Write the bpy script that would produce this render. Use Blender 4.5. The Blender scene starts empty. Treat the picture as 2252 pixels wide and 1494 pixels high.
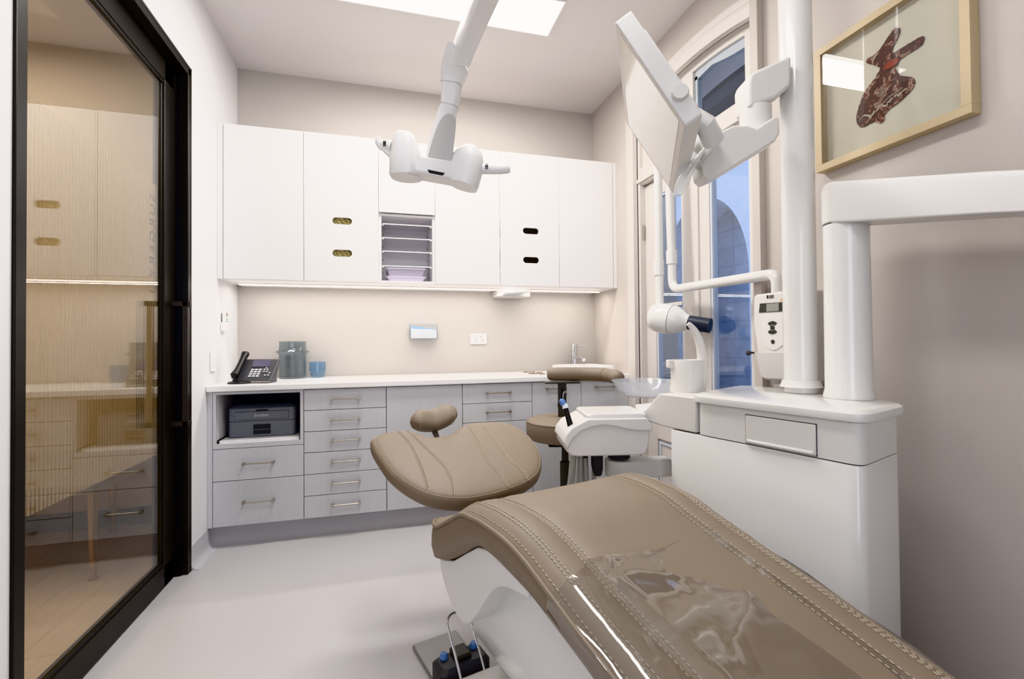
import bpy, bmesh, math, random
from mathutils import Vector, Matrix
random.seed(7)
scene = bpy.context.scene
COL = scene.collection
PI = math.pi

# ------------------------------------------------------------------ camera
H = 1.125                                   # eye height, metres
F_PX = 1027.84
yaw, pit, rol = 0.26694281, 0.01354986, -0.00877737
cy, sy = math.cos(yaw), math.sin(yaw)
fwd = Vector((sy*math.cos(pit), cy*math.cos(pit), math.sin(pit)))
rt0 = Vector((cy, -sy, 0)); up0 = rt0.cross(fwd)
rt = rt0*math.cos(rol) + up0*math.sin(rol)
up = up0*math.cos(rol) - rt0*math.sin(rol)
CAM = Vector((0, 0, H))
PCY = 739.0
cd = bpy.data.cameras.new('camera'); cam = bpy.data.objects.new('camera', cd); COL.objects.link(cam)
cam.matrix_world = Matrix(((rt.x, up.x, -fwd.x, 0), (rt.y, up.y, -fwd.y, 0), (rt.z, up.z, -fwd.z, H), (0, 0, 0, 1)))
cd.sensor_width = 36; cd.sensor_fit = 'HORIZONTAL'; cd.lens = F_PX/2252*36
cd.shift_y = (PCY-747)/2252
cd.clip_start = 0.02
scene.camera = cam

# survey helpers: where a sight line meets a real plane of the room
def ray(x, y): return rt*((x-1126)/F_PX) - up*((y-PCY)/F_PX) + fwd
def on_x(x, y, X): d = ray(x, y); return CAM + d*(X/d.x)
def on_y(x, y, Y): d = ray(x, y); return CAM + d*(Y/d.y)
def on_z(x, y, Z): d = ray(x, y); return CAM + d*((Z-H)/d.z)
def on_d(x, y, D): return CAM + ray(x, y)*D
def on_p(x, y, P, n): d = ray(x, y); return CAM + d*((P-CAM).dot(n)/d.dot(n))

# room planes
XL, XR, YB, ZC = -0.94, 1.643, 3.481, 2.979
YF, YU = 2.917, 3.079
YN = -1.3                                   # wall behind the photographer

# ------------------------------------------------------------------ materials
def srgb(r, g, b):
    f = lambda c: (c/255/12.92) if c/255 <= .04045 else ((c/255+.055)/1.055)**2.4
    return (f(r), f(g), f(b), 1)
def new_mat(name):
    m = bpy.data.materials.new(name); m.use_nodes = True
    nt = m.node_tree; nt.nodes.clear()
    o = nt.nodes.new('ShaderNodeOutputMaterial')
    return m, nt, o
def mat(name, col, rough=.5, metal=0, var=.04, scale=12, bump=0, bscale=200, spec=.5, coat=0, trans=0, aniso=None):
    m, nt, o = new_mat(name)
    p = nt.nodes.new('ShaderNodeBsdfPrincipled')
    nt.links.new(p.outputs[0], o.inputs[0])
    tc = nt.nodes.new('ShaderNodeTexCoord'); mp = nt.nodes.new('ShaderNodeMapping')
    nt.links.new(tc.outputs['Object'], mp.inputs[0])
    if aniso: mp.inputs['Scale'].default_value = aniso
    n = nt.nodes.new('ShaderNodeTexNoise'); n.inputs['Scale'].default_value = scale; n.inputs['Detail'].default_value = 4
    nt.links.new(mp.outputs[0], n.inputs['Vector'])
    r = nt.nodes.new('ShaderNodeMix'); r.data_type = 'RGBA'
    a = [max(0, c*(1-var)) for c in col[:3]]+[1]; b_ = [min(1, c*(1+var)) for c in col[:3]]+[1]
    r.inputs[6].default_value = a; r.inputs[7].default_value = b_
    nt.links.new(n.outputs[0], r.inputs[0]); nt.links.new(r.outputs[2], p.inputs['Base Color'])
    p.inputs['Roughness'].default_value = rough; p.inputs['Metallic'].default_value = metal
    p.inputs['Specular IOR Level'].default_value = spec
    p.inputs['Coat Weight'].default_value = coat; p.inputs['Coat Roughness'].default_value = .05
    p.inputs['Transmission Weight'].default_value = trans
    if bump:
        n2 = nt.nodes.new('ShaderNodeTexNoise'); n2.inputs['Scale'].default_value = bscale; n2.inputs['Detail'].default_value = 3
        nt.links.new(mp.outputs[0], n2.inputs['Vector'])
        bp = nt.nodes.new('ShaderNodeBump'); bp.inputs['Strength'].default_value = bump; bp.inputs['Distance'].default_value = .002
        nt.links.new(n2.outputs[0], bp.inputs['Height']); nt.links.new(bp.outputs[0], p.inputs['Normal'])
    return m
def emis(name, col, s):
    m, nt, o = new_mat(name); e = nt.nodes.new('ShaderNodeEmission')
    e.inputs[0].default_value = col; e.inputs[1].default_value = s; nt.links.new(e.outputs[0], o.inputs[0]); return m
def fresnel(nt, ior):
    """Fresnel that reads the same from both faces of a thin pane"""
    fr = nt.nodes.new('ShaderNodeFresnel'); ge = nt.nodes.new('ShaderNodeNewGeometry')
    mr = nt.nodes.new('ShaderNodeMapRange'); mr.inputs[3].default_value = ior; mr.inputs[4].default_value = 1/ior
    nt.links.new(ge.outputs['Backfacing'], mr.inputs[0]); nt.links.new(mr.outputs[0], fr.inputs[0]); return fr
def glass(name, tint=(1, 1, 1, 1), ior=1.5, boost=1.0, rough=0.0, haze=0.0, hazecol=(.8, .8, .8, 1)):
    """thin pane: clear transmission plus Fresnel mirror, optional milky share"""
    m, nt, o = new_mat(name)
    t = nt.nodes.new('ShaderNodeBsdfTransparent'); t.inputs[0].default_value = tint
    g = nt.nodes.new('ShaderNodeBsdfGlossy'); g.inputs['Roughness'].default_value = rough
    fr = fresnel(nt, ior)
    mu = nt.nodes.new('ShaderNodeMath'); mu.operation = 'MULTIPLY'; mu.inputs[1].default_value = boost; mu.use_clamp = True
    nt.links.new(fr.outputs[0], mu.inputs[0])
    mx = nt.nodes.new('ShaderNodeMixShader'); nt.links.new(mu.outputs[0], mx.inputs[0])
    base = t.outputs[0]
    if haze:
        d = nt.nodes.new('ShaderNodeBsdfDiffuse'); d.inputs[0].default_value = hazecol
        tr = nt.nodes.new('ShaderNodeBsdfTranslucent'); tr.inputs[0].default_value = hazecol
        ad = nt.nodes.new('ShaderNodeMixShader'); ad.inputs[0].default_value = .5
        nt.links.new(d.outputs[0], ad.inputs[1]); nt.links.new(tr.outputs[0], ad.inputs[2])
        m2 = nt.nodes.new('ShaderNodeMixShader'); m2.inputs[0].default_value = haze
        nt.links.new(t.outputs[0], m2.inputs[1]); nt.links.new(ad.outputs[0], m2.inputs[2]); base = m2.outputs[0]
    nt.links.new(base, mx.inputs[1]); nt.links.new(g.outputs[0], mx.inputs[2]); nt.links.new(mx.outputs[0], o.inputs[0])
    return m

M = {}
M['wall'] = mat('wall_paint', srgb(199, 193, 187), .75, var=.012, scale=3, bump=.06, bscale=400)
M['wall_w'] = mat('wall_white', srgb(230, 229, 230), .7, var=.01, scale=3, bump=.05, bscale=400)
M['wall_r'] = mat('wall_taupe', srgb(197, 189, 182), .75, var=.012, scale=3, bump=.06, bscale=400)
M['ceil'] = mat('ceiling_paint', srgb(223, 218, 216), .8, var=.01, scale=2)
M['floor'] = mat('vinyl_floor', srgb(196, 193, 194), .38, var=.03, scale=160, bump=.02, bscale=500)
M['skirt'] = mat('vinyl_skirt', srgb(196, 194, 198), .45, var=.03, scale=160)
M['skirt_t'] = mat('taupe_skirt', srgb(190, 180, 171), .5, var=.02)
M['upper'] = mat('white_laminate', srgb(236, 234, 233), .35, var=.008)
M['lower'] = mat('grey_woodgrain', srgb(204, 204, 207), .45, var=.05, scale=60, aniso=(1, 1, .06))
M['carc'] = mat('cabinet_shadow_gap', srgb(120, 118, 118), .6)
M['carc_w'] = mat('white_board', srgb(240, 237, 237), .5)
M['kick'] = mat('kick_vinyl', srgb(178, 176, 180), .5, var=.03, scale=160)
M['stone'] = mat('white_stone', srgb(243, 241, 240), .18, var=.015, scale=40)
M['nickel'] = mat('brushed_nickel', srgb(178, 170, 158), .32, 1, var=.06, scale=80)
M['chrome'] = mat('chrome', srgb(215, 216, 220), .12, 1)
M['blackfr'] = mat('black_metal', srgb(38, 36, 34), .38, .3, var=.1)
M['blackfr2'] = mat('black_metal_edge', srgb(72, 68, 66), .4, .5, var=.06)
M['black'] = mat('black_plastic', srgb(22, 22, 24), .4)
M['dark'] = mat('dark_grey_plastic', srgb(70, 71, 75), .45)
M['dark2'] = mat('charcoal_metal', srgb(66, 66, 62), .4, .3)
M['unit'] = mat('unit_white', srgb(226, 224, 221), .18, var=.006, coat=.3)
M['unit2'] = mat('unit_white_satin', srgb(222, 219, 215), .35, var=.006)
M['unit_g'] = mat('unit_grey', srgb(206, 203, 200), .4, var=.01)
M['shade_panel'] = mat('satin_grey_inlay', srgb(196, 193, 190), .4)
M['leather'] = mat('taupe_leather', srgb(131, 117, 101), .52, var=.04, scale=30, bump=.12, bscale=900)
M['leather_d'] = mat('taupe_leather_side', srgb(120, 107, 93), .52, var=.04, scale=30, bump=.12, bscale=900)
M['thread'] = mat('beige_thread', srgb(198, 186, 166), .7)
M['hose'] = mat('grey_hose', srgb(176, 175, 170), .45)
M['blue'] = mat('blue_plastic', srgb(98, 132, 190), .35)
M['grey_m'] = mat('grey_steel_plate', srgb(150, 148, 146), .4, .5)
M['oak'] = mat('oak_frame', srgb(200, 180, 146), .5, var=.16, scale=14, aniso=(1, .3, .3), bump=.1, bscale=80)
M['mount'] = mat('cream_mount', srgb(214, 209, 190), .9, var=.01)
M['brass'] = mat('brass_leg', srgb(176, 150, 104), .3, 1)
M['printer'] = mat('grey_printer', srgb(118, 121, 130), .5, bump=.1, bscale=600)
M['printer_d'] = mat('dark_printer', srgb(44, 46, 52), .5)
M['screen'] = mat('screen_lcd', srgb(92, 88, 110), .2)
M['key'] = mat('pale_keys', srgb(205, 205, 205), .5)
M['label'] = mat('pale_lettering', srgb(210, 210, 212), .5)
M['ink'] = mat('dark_lettering', srgb(30, 26, 24), .5)
M['porc'] = mat('porcelain', srgb(246, 245, 243), .1, coat=.4)
M['lilac'] = mat('lilac_plastic', srgb(216, 208, 226), .4)
M['mask'] = mat('blue_mask_paper', srgb(150, 200, 238), .8, var=.05)
M['maskw'] = mat('white_mask_paper', srgb(232, 238, 244), .8)
M['cream'] = mat('cream_gloves', srgb(226, 214, 164), .6, var=.25, scale=60)
M['darkhole'] = mat('dark_cavity', srgb(62, 54, 46), .7, var=.3, scale=60)
M['outlet'] = mat('white_switch_plastic', srgb(247, 246, 245), .3)
M['olive'] = mat('display_lcd', srgb(150, 150, 142), .25)
M['frame_w'] = mat('white_joinery', srgb(214, 208, 202), .45, var=.03, scale=20, bump=.08, bscale=60)
M['brick'] = None
M['wood'] = None
M['glassdoor'] = glass('door_glass', tint=(.93, .90, .84, 1), ior=1.5, boost=1.75)
M['winglass'] = glass('window_glass', tint=(.9, .94, 1, 1), ior=1.5, boost=1.3)
M['pane'] = glass('clear_acrylic', tint=(.99, .99, .99, 1), ior=1.45, haze=.12, hazecol=(.95, .95, .95, 1))
M['lampw'] = mat('lamp_white', srgb(238, 236, 234), .3, var=.005)
M['picglass'] = glass('picture_glass', ior=1.5, boost=1.6)
M['bowl'] = glass('frosted_bowl', tint=(.95, .96, .97, 1), haze=.36, hazecol=(.86, .87, .90, 1), rough=.12)
M['vase'] = glass('smoky_vase', tint=(.80, .83, .845, 1), haze=.07, hazecol=(.40, .45, .47, 1))
M['tumbler'] = glass('blue_tumbler', tint=(.82, .91, .98, 1), haze=.06, hazecol=(.40, .55, .72, 1))
M['shelfglass'] = glass('shelf_acrylic', tint=(.985, .985, .99, 1), boost=.35)
M['led'] = emis('led_panel', (1, .97, .93, 1), 7)
M['strip'] = emis('led_strip', (1, .90, .78, 1), 9)

def film_mat():
    """reeded privacy film: fine vertical ribs, partly milky"""
    m, nt, o = new_mat('reeded_film')
    tc = nt.nodes.new('ShaderNodeTexCoord'); mp = nt.nodes.new('ShaderNodeMapping')
    nt.links.new(tc.outputs['Object'], mp.inputs[0])
    w = nt.nodes.new('ShaderNodeTexWave'); w.bands_direction = 'Y'; w.inputs['Scale'].default_value = 17.5; w.inputs['Distortion'].default_value = 0
    nt.links.new(mp.outputs[0], w.inputs[0])
    rp = nt.nodes.new('ShaderNodeMapRange'); rp.inputs[1].default_value = .25; rp.inputs[2].default_value = .75; rp.inputs[3].default_value = .10; rp.inputs[4].default_value = .72
    nt.links.new(w.outputs['Fac'], rp.inputs[0])
    t = nt.nodes.new('ShaderNodeBsdfTransparent'); t.inputs[0].default_value = (.97, .95, .92, 1)
    d = nt.nodes.new('ShaderNodeBsdfDiffuse'); d.inputs[0].default_value = (.62, .58, .50, 1)
    l = nt.nodes.new('ShaderNodeBsdfTranslucent'); l.inputs[0].default_value = (.74, .68, .58, 1)
    a = nt.nodes.new('ShaderNodeMixShader'); a.inputs[0].default_value = .6
    nt.links.new(d.outputs[0], a.inputs[1]); nt.links.new(l.outputs[0], a.inputs[2])
    x = nt.nodes.new('ShaderNodeMixShader'); nt.links.new(rp.outputs[0], x.inputs[0])
    nt.links.new(t.outputs[0], x.inputs[1]); nt.links.new(a.outputs[0], x.inputs[2]); nt.links.new(x.outputs[0], o.inputs[0])
    return m
M['film'] = film_mat()
def wood_mat():
    m, nt, o = new_mat('oak_planks')
    p = nt.nodes.new('ShaderNodeBsdfPrincipled'); nt.links.new(p.outputs[0], o.inputs[0])
    tc = nt.nodes.new('ShaderNodeTexCoord')
    br = nt.nodes.new('ShaderNodeTexBrick'); br.inputs['Scale'].default_value = 1
    br.inputs['Brick Width'].default_value = 1.4; br.inputs['Row Height'].default_value = .16; br.inputs['Mortar Size'].default_value = .002
    br.inputs['Color1'].default_value = srgb(200, 181, 158); br.inputs['Color2'].default_value = srgb(194, 175, 151); br.inputs['Mortar'].default_value = srgb(168, 150, 128)
    rm = nt.nodes.new('ShaderNodeMapping'); rm.inputs['Rotation'].default_value = (0, 0, PI/2); nt.links.new(tc.outputs['Object'], rm.inputs[0]); nt.links.new(rm.outputs[0], br.inputs[0])
    mp = nt.nodes.new('ShaderNodeMapping'); mp.inputs['Scale'].default_value = (30, 2, 1); nt.links.new(tc.outputs['Object'], mp.inputs[0])
    n = nt.nodes.new('ShaderNodeTexNoise'); n.inputs['Scale'].default_value = 3; n.inputs['Detail'].default_value = 5; nt.links.new(mp.outputs[0], n.inputs[0])
    mr = nt.nodes.new('ShaderNodeMapRange'); mr.inputs[3].default_value = .82; mr.inputs[4].default_value = 1.15; nt.links.new(n.outputs[0], mr.inputs[0])
    mx = nt.nodes.new('ShaderNodeMix'); mx.data_type = 'RGBA'; mx.blend_type = 'MULTIPLY'; mx.inputs[0].default_value = 1
    nt.links.new(br.outputs[0], mx.inputs[6]); nt.links.new(mr.outputs[0], mx.inputs[7]); nt.links.new(mx.outputs[2], p.inputs['Base Color'])
    p.inputs['Roughness'].default_value = .5
    return m
M['wood'] = wood_mat()
def brick_mat(name, c1, c2, mo, scale=1):
    m, nt, o = new_mat(name)
    p = nt.nodes.new('ShaderNodeBsdfPrincipled'); nt.links.new(p.outputs[0], o.inputs[0])
    tc = nt.nodes.new('ShaderNodeTexCoord'); mp = nt.nodes.new('ShaderNodeMapping')
    mp.inputs['Rotation'].default_value = (PI/2, 0, PI/2)
    sep = nt.nodes.new('ShaderNodeSeparateXYZ'); cmb = nt.nodes.new('ShaderNodeCombineXYZ')
    nt.links.new(tc.outputs['Object'], sep.inputs[0]); nt.links.new(sep.outputs['Y'], cmb.inputs['X']); nt.links.new(sep.outputs['Z'], cmb.inputs['Y'])
    br = nt.nodes.new('ShaderNodeTexBrick'); br.inputs['Scale'].default_value = scale
    br.inputs['Brick Width'].default_value = .24; br.inputs['Row Height'].default_value = .085; br.inputs['Mortar Size'].default_value = .008; br.inputs['Mortar Smooth'].default_value = .6
    br.inputs['Color1'].default_value = c1; br.inputs['Color2'].default_value = c2; br.inputs['Mortar'].default_value = mo
    nt.links.new(cmb.outputs[0], br.inputs[0])
    n = nt.nodes.new('ShaderNodeTexNoise'); n.inputs['Scale'].default_value = 9; n.inputs['Detail'].default_value = 6; nt.links.new(tc.outputs['Object'], n.inputs[0])
    mr = nt.nodes.new('ShaderNodeMapRange'); mr.inputs[3].default_value = .7; mr.inputs[4].default_value = 1.25; nt.links.new(n.outputs[0], mr.inputs[0])
    mx = nt.nodes.new('ShaderNodeMix'); mx.data_type = 'RGBA'; mx.blend_type = 'MULTIPLY'; mx.inputs[0].default_value = 1
    nt.links.new(br.outputs[0], mx.inputs[6]); nt.links.new(mr.outputs[0], mx.inputs[7]); nt.links.new(mx.outputs[2], p.inputs['Base Color'])
    bp = nt.nodes.new('ShaderNodeBump'); bp.inputs['Strength'].default_value = .5; bp.inputs['Distance'].default_value = .01
    nt.links.new(mx.outputs[2], bp.inputs['Height']); nt.links.new(bp.outputs[0], p.inputs['Normal']); p.inputs['Roughness'].default_value = .85
    return m
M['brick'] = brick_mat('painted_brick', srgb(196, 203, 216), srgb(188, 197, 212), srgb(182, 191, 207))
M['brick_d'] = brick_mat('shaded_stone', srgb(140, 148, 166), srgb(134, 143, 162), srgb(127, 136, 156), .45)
def wing_mat():
    m, nt, o = new_mat('moth_wing')
    p = nt.nodes.new('ShaderNodeBsdfPrincipled'); nt.links.new(p.outputs[0], o.inputs[0]); p.inputs['Roughness'].default_value = .8
    tc = nt.nodes.new('ShaderNodeTexCoord')
    n = nt.nodes.new('ShaderNodeTexNoise'); n.inputs['Scale'].default_value = 30; n.inputs['Detail'].default_value = 10; n.inputs['Distortion'].default_value = 1.0; n.inputs['Roughness'].default_value = .65
    nt.links.new(tc.outputs['Object'], n.inputs[0])
    cr = nt.nodes.new('ShaderNodeValToRGB'); e = cr.color_ramp.elements
    e[0].position = .34; e[0].color = srgb(44, 34, 34); e[1].position = .44; e[1].color = srgb(92, 54, 46)
    x = e.new(.50); x.color = srgb(58, 42, 42); x = e.new(.55); x.color = srgb(136, 72, 50); x = e.new(.58); x.color = srgb(196, 178, 158); x = e.new(.61); x.color = srgb(74, 50, 46); x = e.new(.70); x.color = srgb(170, 150, 132)
    nt.links.new(n.outputs[0], cr.inputs[0]); nt.links.new(cr.outputs[0], p.inputs['Base Color'])
    return m
M['wing'] = wing_mat()
M['wing_red'] = mat('moth_red', srgb(150, 66, 46), .8, var=.3, scale=60)
M['wing_pale'] = mat('moth_pale', srgb(208, 194, 174), .8, var=.15, scale=60)
def vinyl_mat():
    """clear plastic sheet: nearly invisible head-on, crisp wrinkled reflections"""
    m, nt, o = new_mat('clear_vinyl_sheet')
    t = nt.nodes.new('ShaderNodeBsdfTransparent'); t.inputs[0].default_value = (.95, .945, .94, 1)
    g = nt.nodes.new('ShaderNodeBsdfGlossy'); g.inputs['Roughness'].default_value = .06
    fr = fresnel(nt, 1.5)
    mu = nt.nodes.new('ShaderNodeMath'); mu.operation = 'MULTIPLY_ADD'; mu.inputs[1].default_value = 1.9; mu.inputs[2].default_value = .05; mu.use_clamp = True
    mx = nt.nodes.new('ShaderNodeMixShader')
    tc = nt.nodes.new('ShaderNodeTexCoord'); n = nt.nodes.new('ShaderNodeTexNoise'); n.inputs['Scale'].default_value = 7; n.inputs['Detail'].default_value = 1.5; n.inputs['Distortion'].default_value = 1.0
    nt.links.new(tc.outputs['Object'], n.inputs[0])
    bp = nt.nodes.new('ShaderNodeBump'); bp.inputs['Strength'].default_value = .22; bp.inputs['Distance'].default_value = .02
    nt.links.new(n.outputs[0], bp.inputs['Height']); nt.links.new(bp.outputs[0], g.inputs['Normal']); nt.links.new(bp.outputs[0], fr.inputs['Normal'])
    nt.links.new(fr.outputs[0], mu.inputs[0]); nt.links.new(mu.outputs[0], mx.inputs[0])
    nt.links.new(t.outputs[0], mx.inputs[1]); nt.links.new(g.outputs[0], mx.inputs[2]); nt.links.new(mx.outputs[0], o.inputs[0])
    return m
M['vinyl'] = vinyl_mat()

# ------------------------------------------------------------------ mesh helpers
def finish(name, bm, m, parent=None, bevel=0, seg=3, smooth=35, subsurf=0, recalc=True):
    if recalc: bmesh.ops.recalc_face_normals(bm, faces=bm.faces)
    me = bpy.data.meshes.new(name); bm.to_mesh(me); bm.free()
    me.materials.append(m)
    if smooth:
        for p in me.polygons: p.use_smooth = True
        me.set_sharp_from_angle(angle=math.radians(smooth))
    o = bpy.data.objects.new(name, me); COL.objects.link(o)
    if parent: o.parent = parent
    if bevel:
        b = o.modifiers.new('bevel', 'BEVEL'); b.width = bevel; b.segments = seg; b.limit_method = 'ANGLE'; b.angle_limit = math.radians(40)
    if subsurf:
        s = o.modifiers.new('subd', 'SUBSURF'); s.levels = subsurf; s.render_levels = subsurf
    return o
def thing(name, label, cat, loc=(0, 0, 0), rz=0, group=None):
    o = bpy.data.objects.new(name, None); COL.objects.link(o); o.empty_display_size = .1
    o.location = loc; o.rotation_euler = (0, 0, rz)
    return tag(o, label, cat, group)
def tag(o, label, cat, group=None):
    o['label'] = label; o['category'] = cat
    if group: o['group'] = group
    return o
def structure(o): o['kind'] = 'structure'; return o
def box(bm, x0, x1, y0, y1, z0, z1):
    vs = [bm.verts.new((x, y, z)) for x in (x0, x1) for y in (y0, y1) for z in (z0, z1)]
    for f in ((0, 1, 3, 2), (4, 6, 7, 5), (0, 4, 5, 1), (2, 3, 7, 6), (0, 2, 6, 4), (1, 5, 7, 3)): bm.faces.new([vs[i] for i in f])
    return vs
def BX(*a): bm = bmesh.new(); box(bm, *a); return bm
def loft(bm, rings, cap=True, closed=True):
    R = [[bm.verts.new(p) for p in r] for r in rings]; n = len(R[0])
    for a, b in zip(R, R[1:]):
        for i in range(n if closed else n-1):
            bm.faces.new((a[i], a[(i+1) % n], b[(i+1) % n], b[i]))
    if cap and closed:
        bm.faces.new(R[0][::-1]); bm.faces.new(R[-1])
    return R
def prism(bm, pts, off):
    off = Vector(off); loft(bm, [[Vector(p) for p in pts], [Vector(p)+off for p in pts]])
def frame_of(d):
    d = d.normalized(); h = Vector((0, 0, 1)) if abs(d.z) < .95 else Vector((0, 1, 0))
    a = d.cross(h).normalized(); return a, a.cross(d).normalized()
def tube(bm, pts, r, n=16, cap=True):
    pts = [Vector(p) for p in pts]; k = len(pts)
    rs = r if isinstance(r, (list, tuple)) else [r]*k
    T = [(pts[min(i+1, k-1)]-pts[max(i-1, 0)]).normalized() for i in range(k)]
    a, b = frame_of(T[0]); rings = []
    for i in range(k):
        a = (a-T[i]*a.dot(T[i])).normalized(); b = T[i].cross(a).normalized()
        rings.append([pts[i]+(a*math.cos(2*PI*j/n)+b*math.sin(2*PI*j/n))*rs[i] for j in range(n)])
    loft(bm, rings, cap)
def smooth_path(pts, r=.03, n=8):
    """round the corners of a polyline"""
    pts = [Vector(p) for p in pts]; out = [pts[0]]
    for i in range(1, len(pts)-1):
        p, q, s = pts[i-1], pts[i], pts[i+1]
        d = min(r, (p-q).length*.49, (s-q).length*.49)
        A_ = q+(p-q).normalized()*d; B_ = q+(s-q).normalized()*d
        for k in range(n+1):
            t = k/n; out.append(A_*(1-t)**2+q*2*t*(1-t)+B_*t*t)
    out.append(pts[-1]); return out
def catmull(pts, n=8, closed=False):
    P = [Vector(p) for p in pts]; k = len(P); out = []
    rng = range(k if closed else k-1)
    for i in rng:
        if closed: p0, p1, p2, p3 = P[i-1], P[i], P[(i+1) % k], P[(i+2) % k]
        else: p0, p1, p2, p3 = P[max(i-1, 0)], P[i], P[i+1], P[min(i+2, k-1)]
        for j in range(n):
            t = j/n
            out.append(.5*((2*p1)+(p2-p0)*t+(2*p0-5*p1+4*p2-p3)*t*t+(3*p1-p0-3*p2+p3)*t**3))
    if not closed: out.append(P[-1])
    return out
def lathe(bm, prof, c=(0, 0, 0), n=40, axis='z'):
    c = Vector(c); rings = []
    for r, z in prof:
        ring = []
        for j in range(n):
            a = 2*PI*j/n; x, y = r*math.cos(a), r*math.sin(a)
            v = Vector((x, y, z)) if axis == 'z' else (Vector((z, x, y)) if axis == 'x' else Vector((y, z, x)))
            ring.append(c+v)
        rings.append(ring)
    loft(bm, rings)
def rrect(x0, x1, y0, y1, r, n=6):
    """rounded rectangle outline, 2-D"""
    out = []
    for cx, cy_, a0 in ((x1-r, y0+r, -PI/2), (x1-r, y1-r, 0), (x0+r, y1-r, PI/2), (x0+r, y0+r, PI)):
        for k in range(n+1):
            a = a0+PI/2*k/n; out.append((cx+r*math.cos(a), cy_+r*math.sin(a)))
    return out
def stitches(bm, pts, r=.00105, dash=.007, gap=.0045):
    """a row of separate thread dashes along a path"""
    pts = [Vector(p) for p in pts]; L = [0]
    for a, b in zip(pts, pts[1:]): L.append(L[-1]+(b-a).length)
    def at(s):
        for i in range(len(pts)-1):
            if s <= L[i+1]:
                t = (s-L[i])/max(1e-9, L[i+1]-L[i]); return pts[i].lerp(pts[i+1], t)
        return pts[-1]
    s = 0
    while s+dash < L[-1]:
        tube(bm, [at(s), at(s+dash/2), at(s+dash)], r, 5); s += dash+gap

def text_mesh(body, size, m, parent, mw, name='lettering', extrude=.0003, align='CENTER', spacing=1.0):
    c = bpy.data.curves.new(name, 'FONT'); c.body = body; c.size = size; c.extrude = extrude; c.align_x = align; c.align_y = 'CENTER'
    c.space_character = spacing; c.materials.append(m)
    t = bpy.data.objects.new('tmp_font', c); COL.objects.link(t)
    bpy.context.view_layer.update()
    me = bpy.data.meshes.new_from_object(t.evaluated_get(bpy.context.evaluated_depsgraph_get()))
    bpy.data.objects.remove(t); me.name = name
    if not me.materials: me.materials.append(m)
    o = bpy.data.objects.new(name, me); COL.objects.link(o); o.parent = parent
    o.matrix_local = mw
    return o
def basis(o, x, y, z):
    return Matrix(((x[0], y[0], z[0], o[0]), (x[1], y[1], z[1], o[1]), (x[2], y[2], z[2], o[2]), (0, 0, 0, 1)))

# ================================================================== ROOM SHELL
T = .12
structure(finish('floor', BX(XL-.1, XR+.05, YN, YB, -.1, 0), M['floor'], smooth=0))
structure(finish('ceiling', BX(-4.0, XR+.05, YN-.1, YB+.1, ZC, ZC+.1), M['ceil'], smooth=0))
structure(finish('wall_back', BX(XL-.06, XR+.3, YB, YB+.1, 0, ZC), M['wall'], smooth=0))
structure(finish('wall_front', BX(-4.0, XR+.3, YN-.1, YN, 0, ZC), M['wall_w'], smooth=0))
# left wall with the door opening Y 1.52..2.685, z 0..2.516
DY0, DY1, DZ = 1.522, 2.683, 2.516
bm = bmesh.new()
box(bm, XL-T, XL, YN, DY0, 0, ZC); box(bm, XL-T, XL, DY1, YB, 0, ZC); box(bm, XL-T, XL, DY0, DY1, DZ, ZC)
structure(finish('wall_left', bm, M['wall_w'], smooth=0))
# right wall with arched opening for the french doors
WY0, WY1 = 1.745, 2.790
AYC, AZT, AR = 2.27, 2.665, 2.15            # shallow segmental arch: centre line, crown, radius
def arch_z(y, d=0): return AZT-AR+math.sqrt((AR+d)**2-(y-AYC)**2)
def arch(d=0, y0=None, y1=None, n=24):
    """arch curve offset outward by d, from the far jamb over to the near one"""
    y0 = WY0 if y0 is None else y0; y1 = WY1+d if y1 is None else y1
    return [(y1+(y0-y1)*k/n, arch_z(y1+(y0-y1)*k/n, d)) for k in range(n+1)]
bm = bmesh.new()
box(bm, XR, XR+.3, YN, WY0, 0, ZC); box(bm, XR, XR+.3, WY1, YB, 0, ZC)
ar = arch()
prism(bm, [(XR, WY1, ZC)]+[(XR, y, z) for y, z in ar]+[(XR, WY0, ZC)], (.3, 0, 0))
structure(finish('wall_right', bm, M['wall_r'], smooth=0))
# coved vinyl skirtings
def skirting(name, pts_fn, m):
    bm = bmesh.new(); pr = [(0, .115), (.004, .115), (.005, .04), (.010, .018), (.022, .005), (.045, .0015), (.045, 0), (0, 0)]
    loft(bm, [pts_fn(0, pr), pts_fn(1, pr)]); return structure(finish(name, bm, m, smooth=60))
skirting('baseboard_left', lambda t, pr: [(XL+d, (DY1+.002, 2.965)[t], z) for d, z in pr], M['skirt'])
skirting('baseboard_right', lambda t, pr: [(XR-d, (YN, WY0-.11)[t], z*.95) for d, z in pr], M['skirt_t'])
skirting('baseboard_front', lambda t, pr: [((XL, XR)[t], YN+d, z) for d, z in pr], M['skirt'])

# ------------------------------------------------------------------ sliding glass door (left)
door = structure(bpy.data.objects.new('door_1', None)); COL.objects.link(door); door.location = (XL, (DY0+DY1)/2, 0)
DO = door.location
def dpart(name, bm, m, **k):
    o = finish(name, bm, m, **k); o.parent = door; o.matrix_parent_inverse = Matrix.Translation(DO).inverted(); return o
bm = bmesh.new()
FO = XL+.008
box(bm, XL-.13, FO, DY0, DY0+.042, 0, DZ); box(bm, XL-.13, FO, DY1-.04, DY1, 0, DZ); box(bm, XL-.13, FO, DY0, DY1, DZ-.045, DZ)
dpart('frame', bm, M['blackfr'], bevel=.003)
bm = bmesh.new()                            # lighter strips along the arrises of the frame
box(bm, FO-.001, FO+.0015, DY1-.012, DY1-.001, 0, DZ); box(bm, FO-.001, FO+.0015, DY0+.03, DY1-.001, DZ-.012, DZ-.001)
dpart('frame_edge', bm, M['blackfr2'])
GX = -1.000                                 # glass plane
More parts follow.
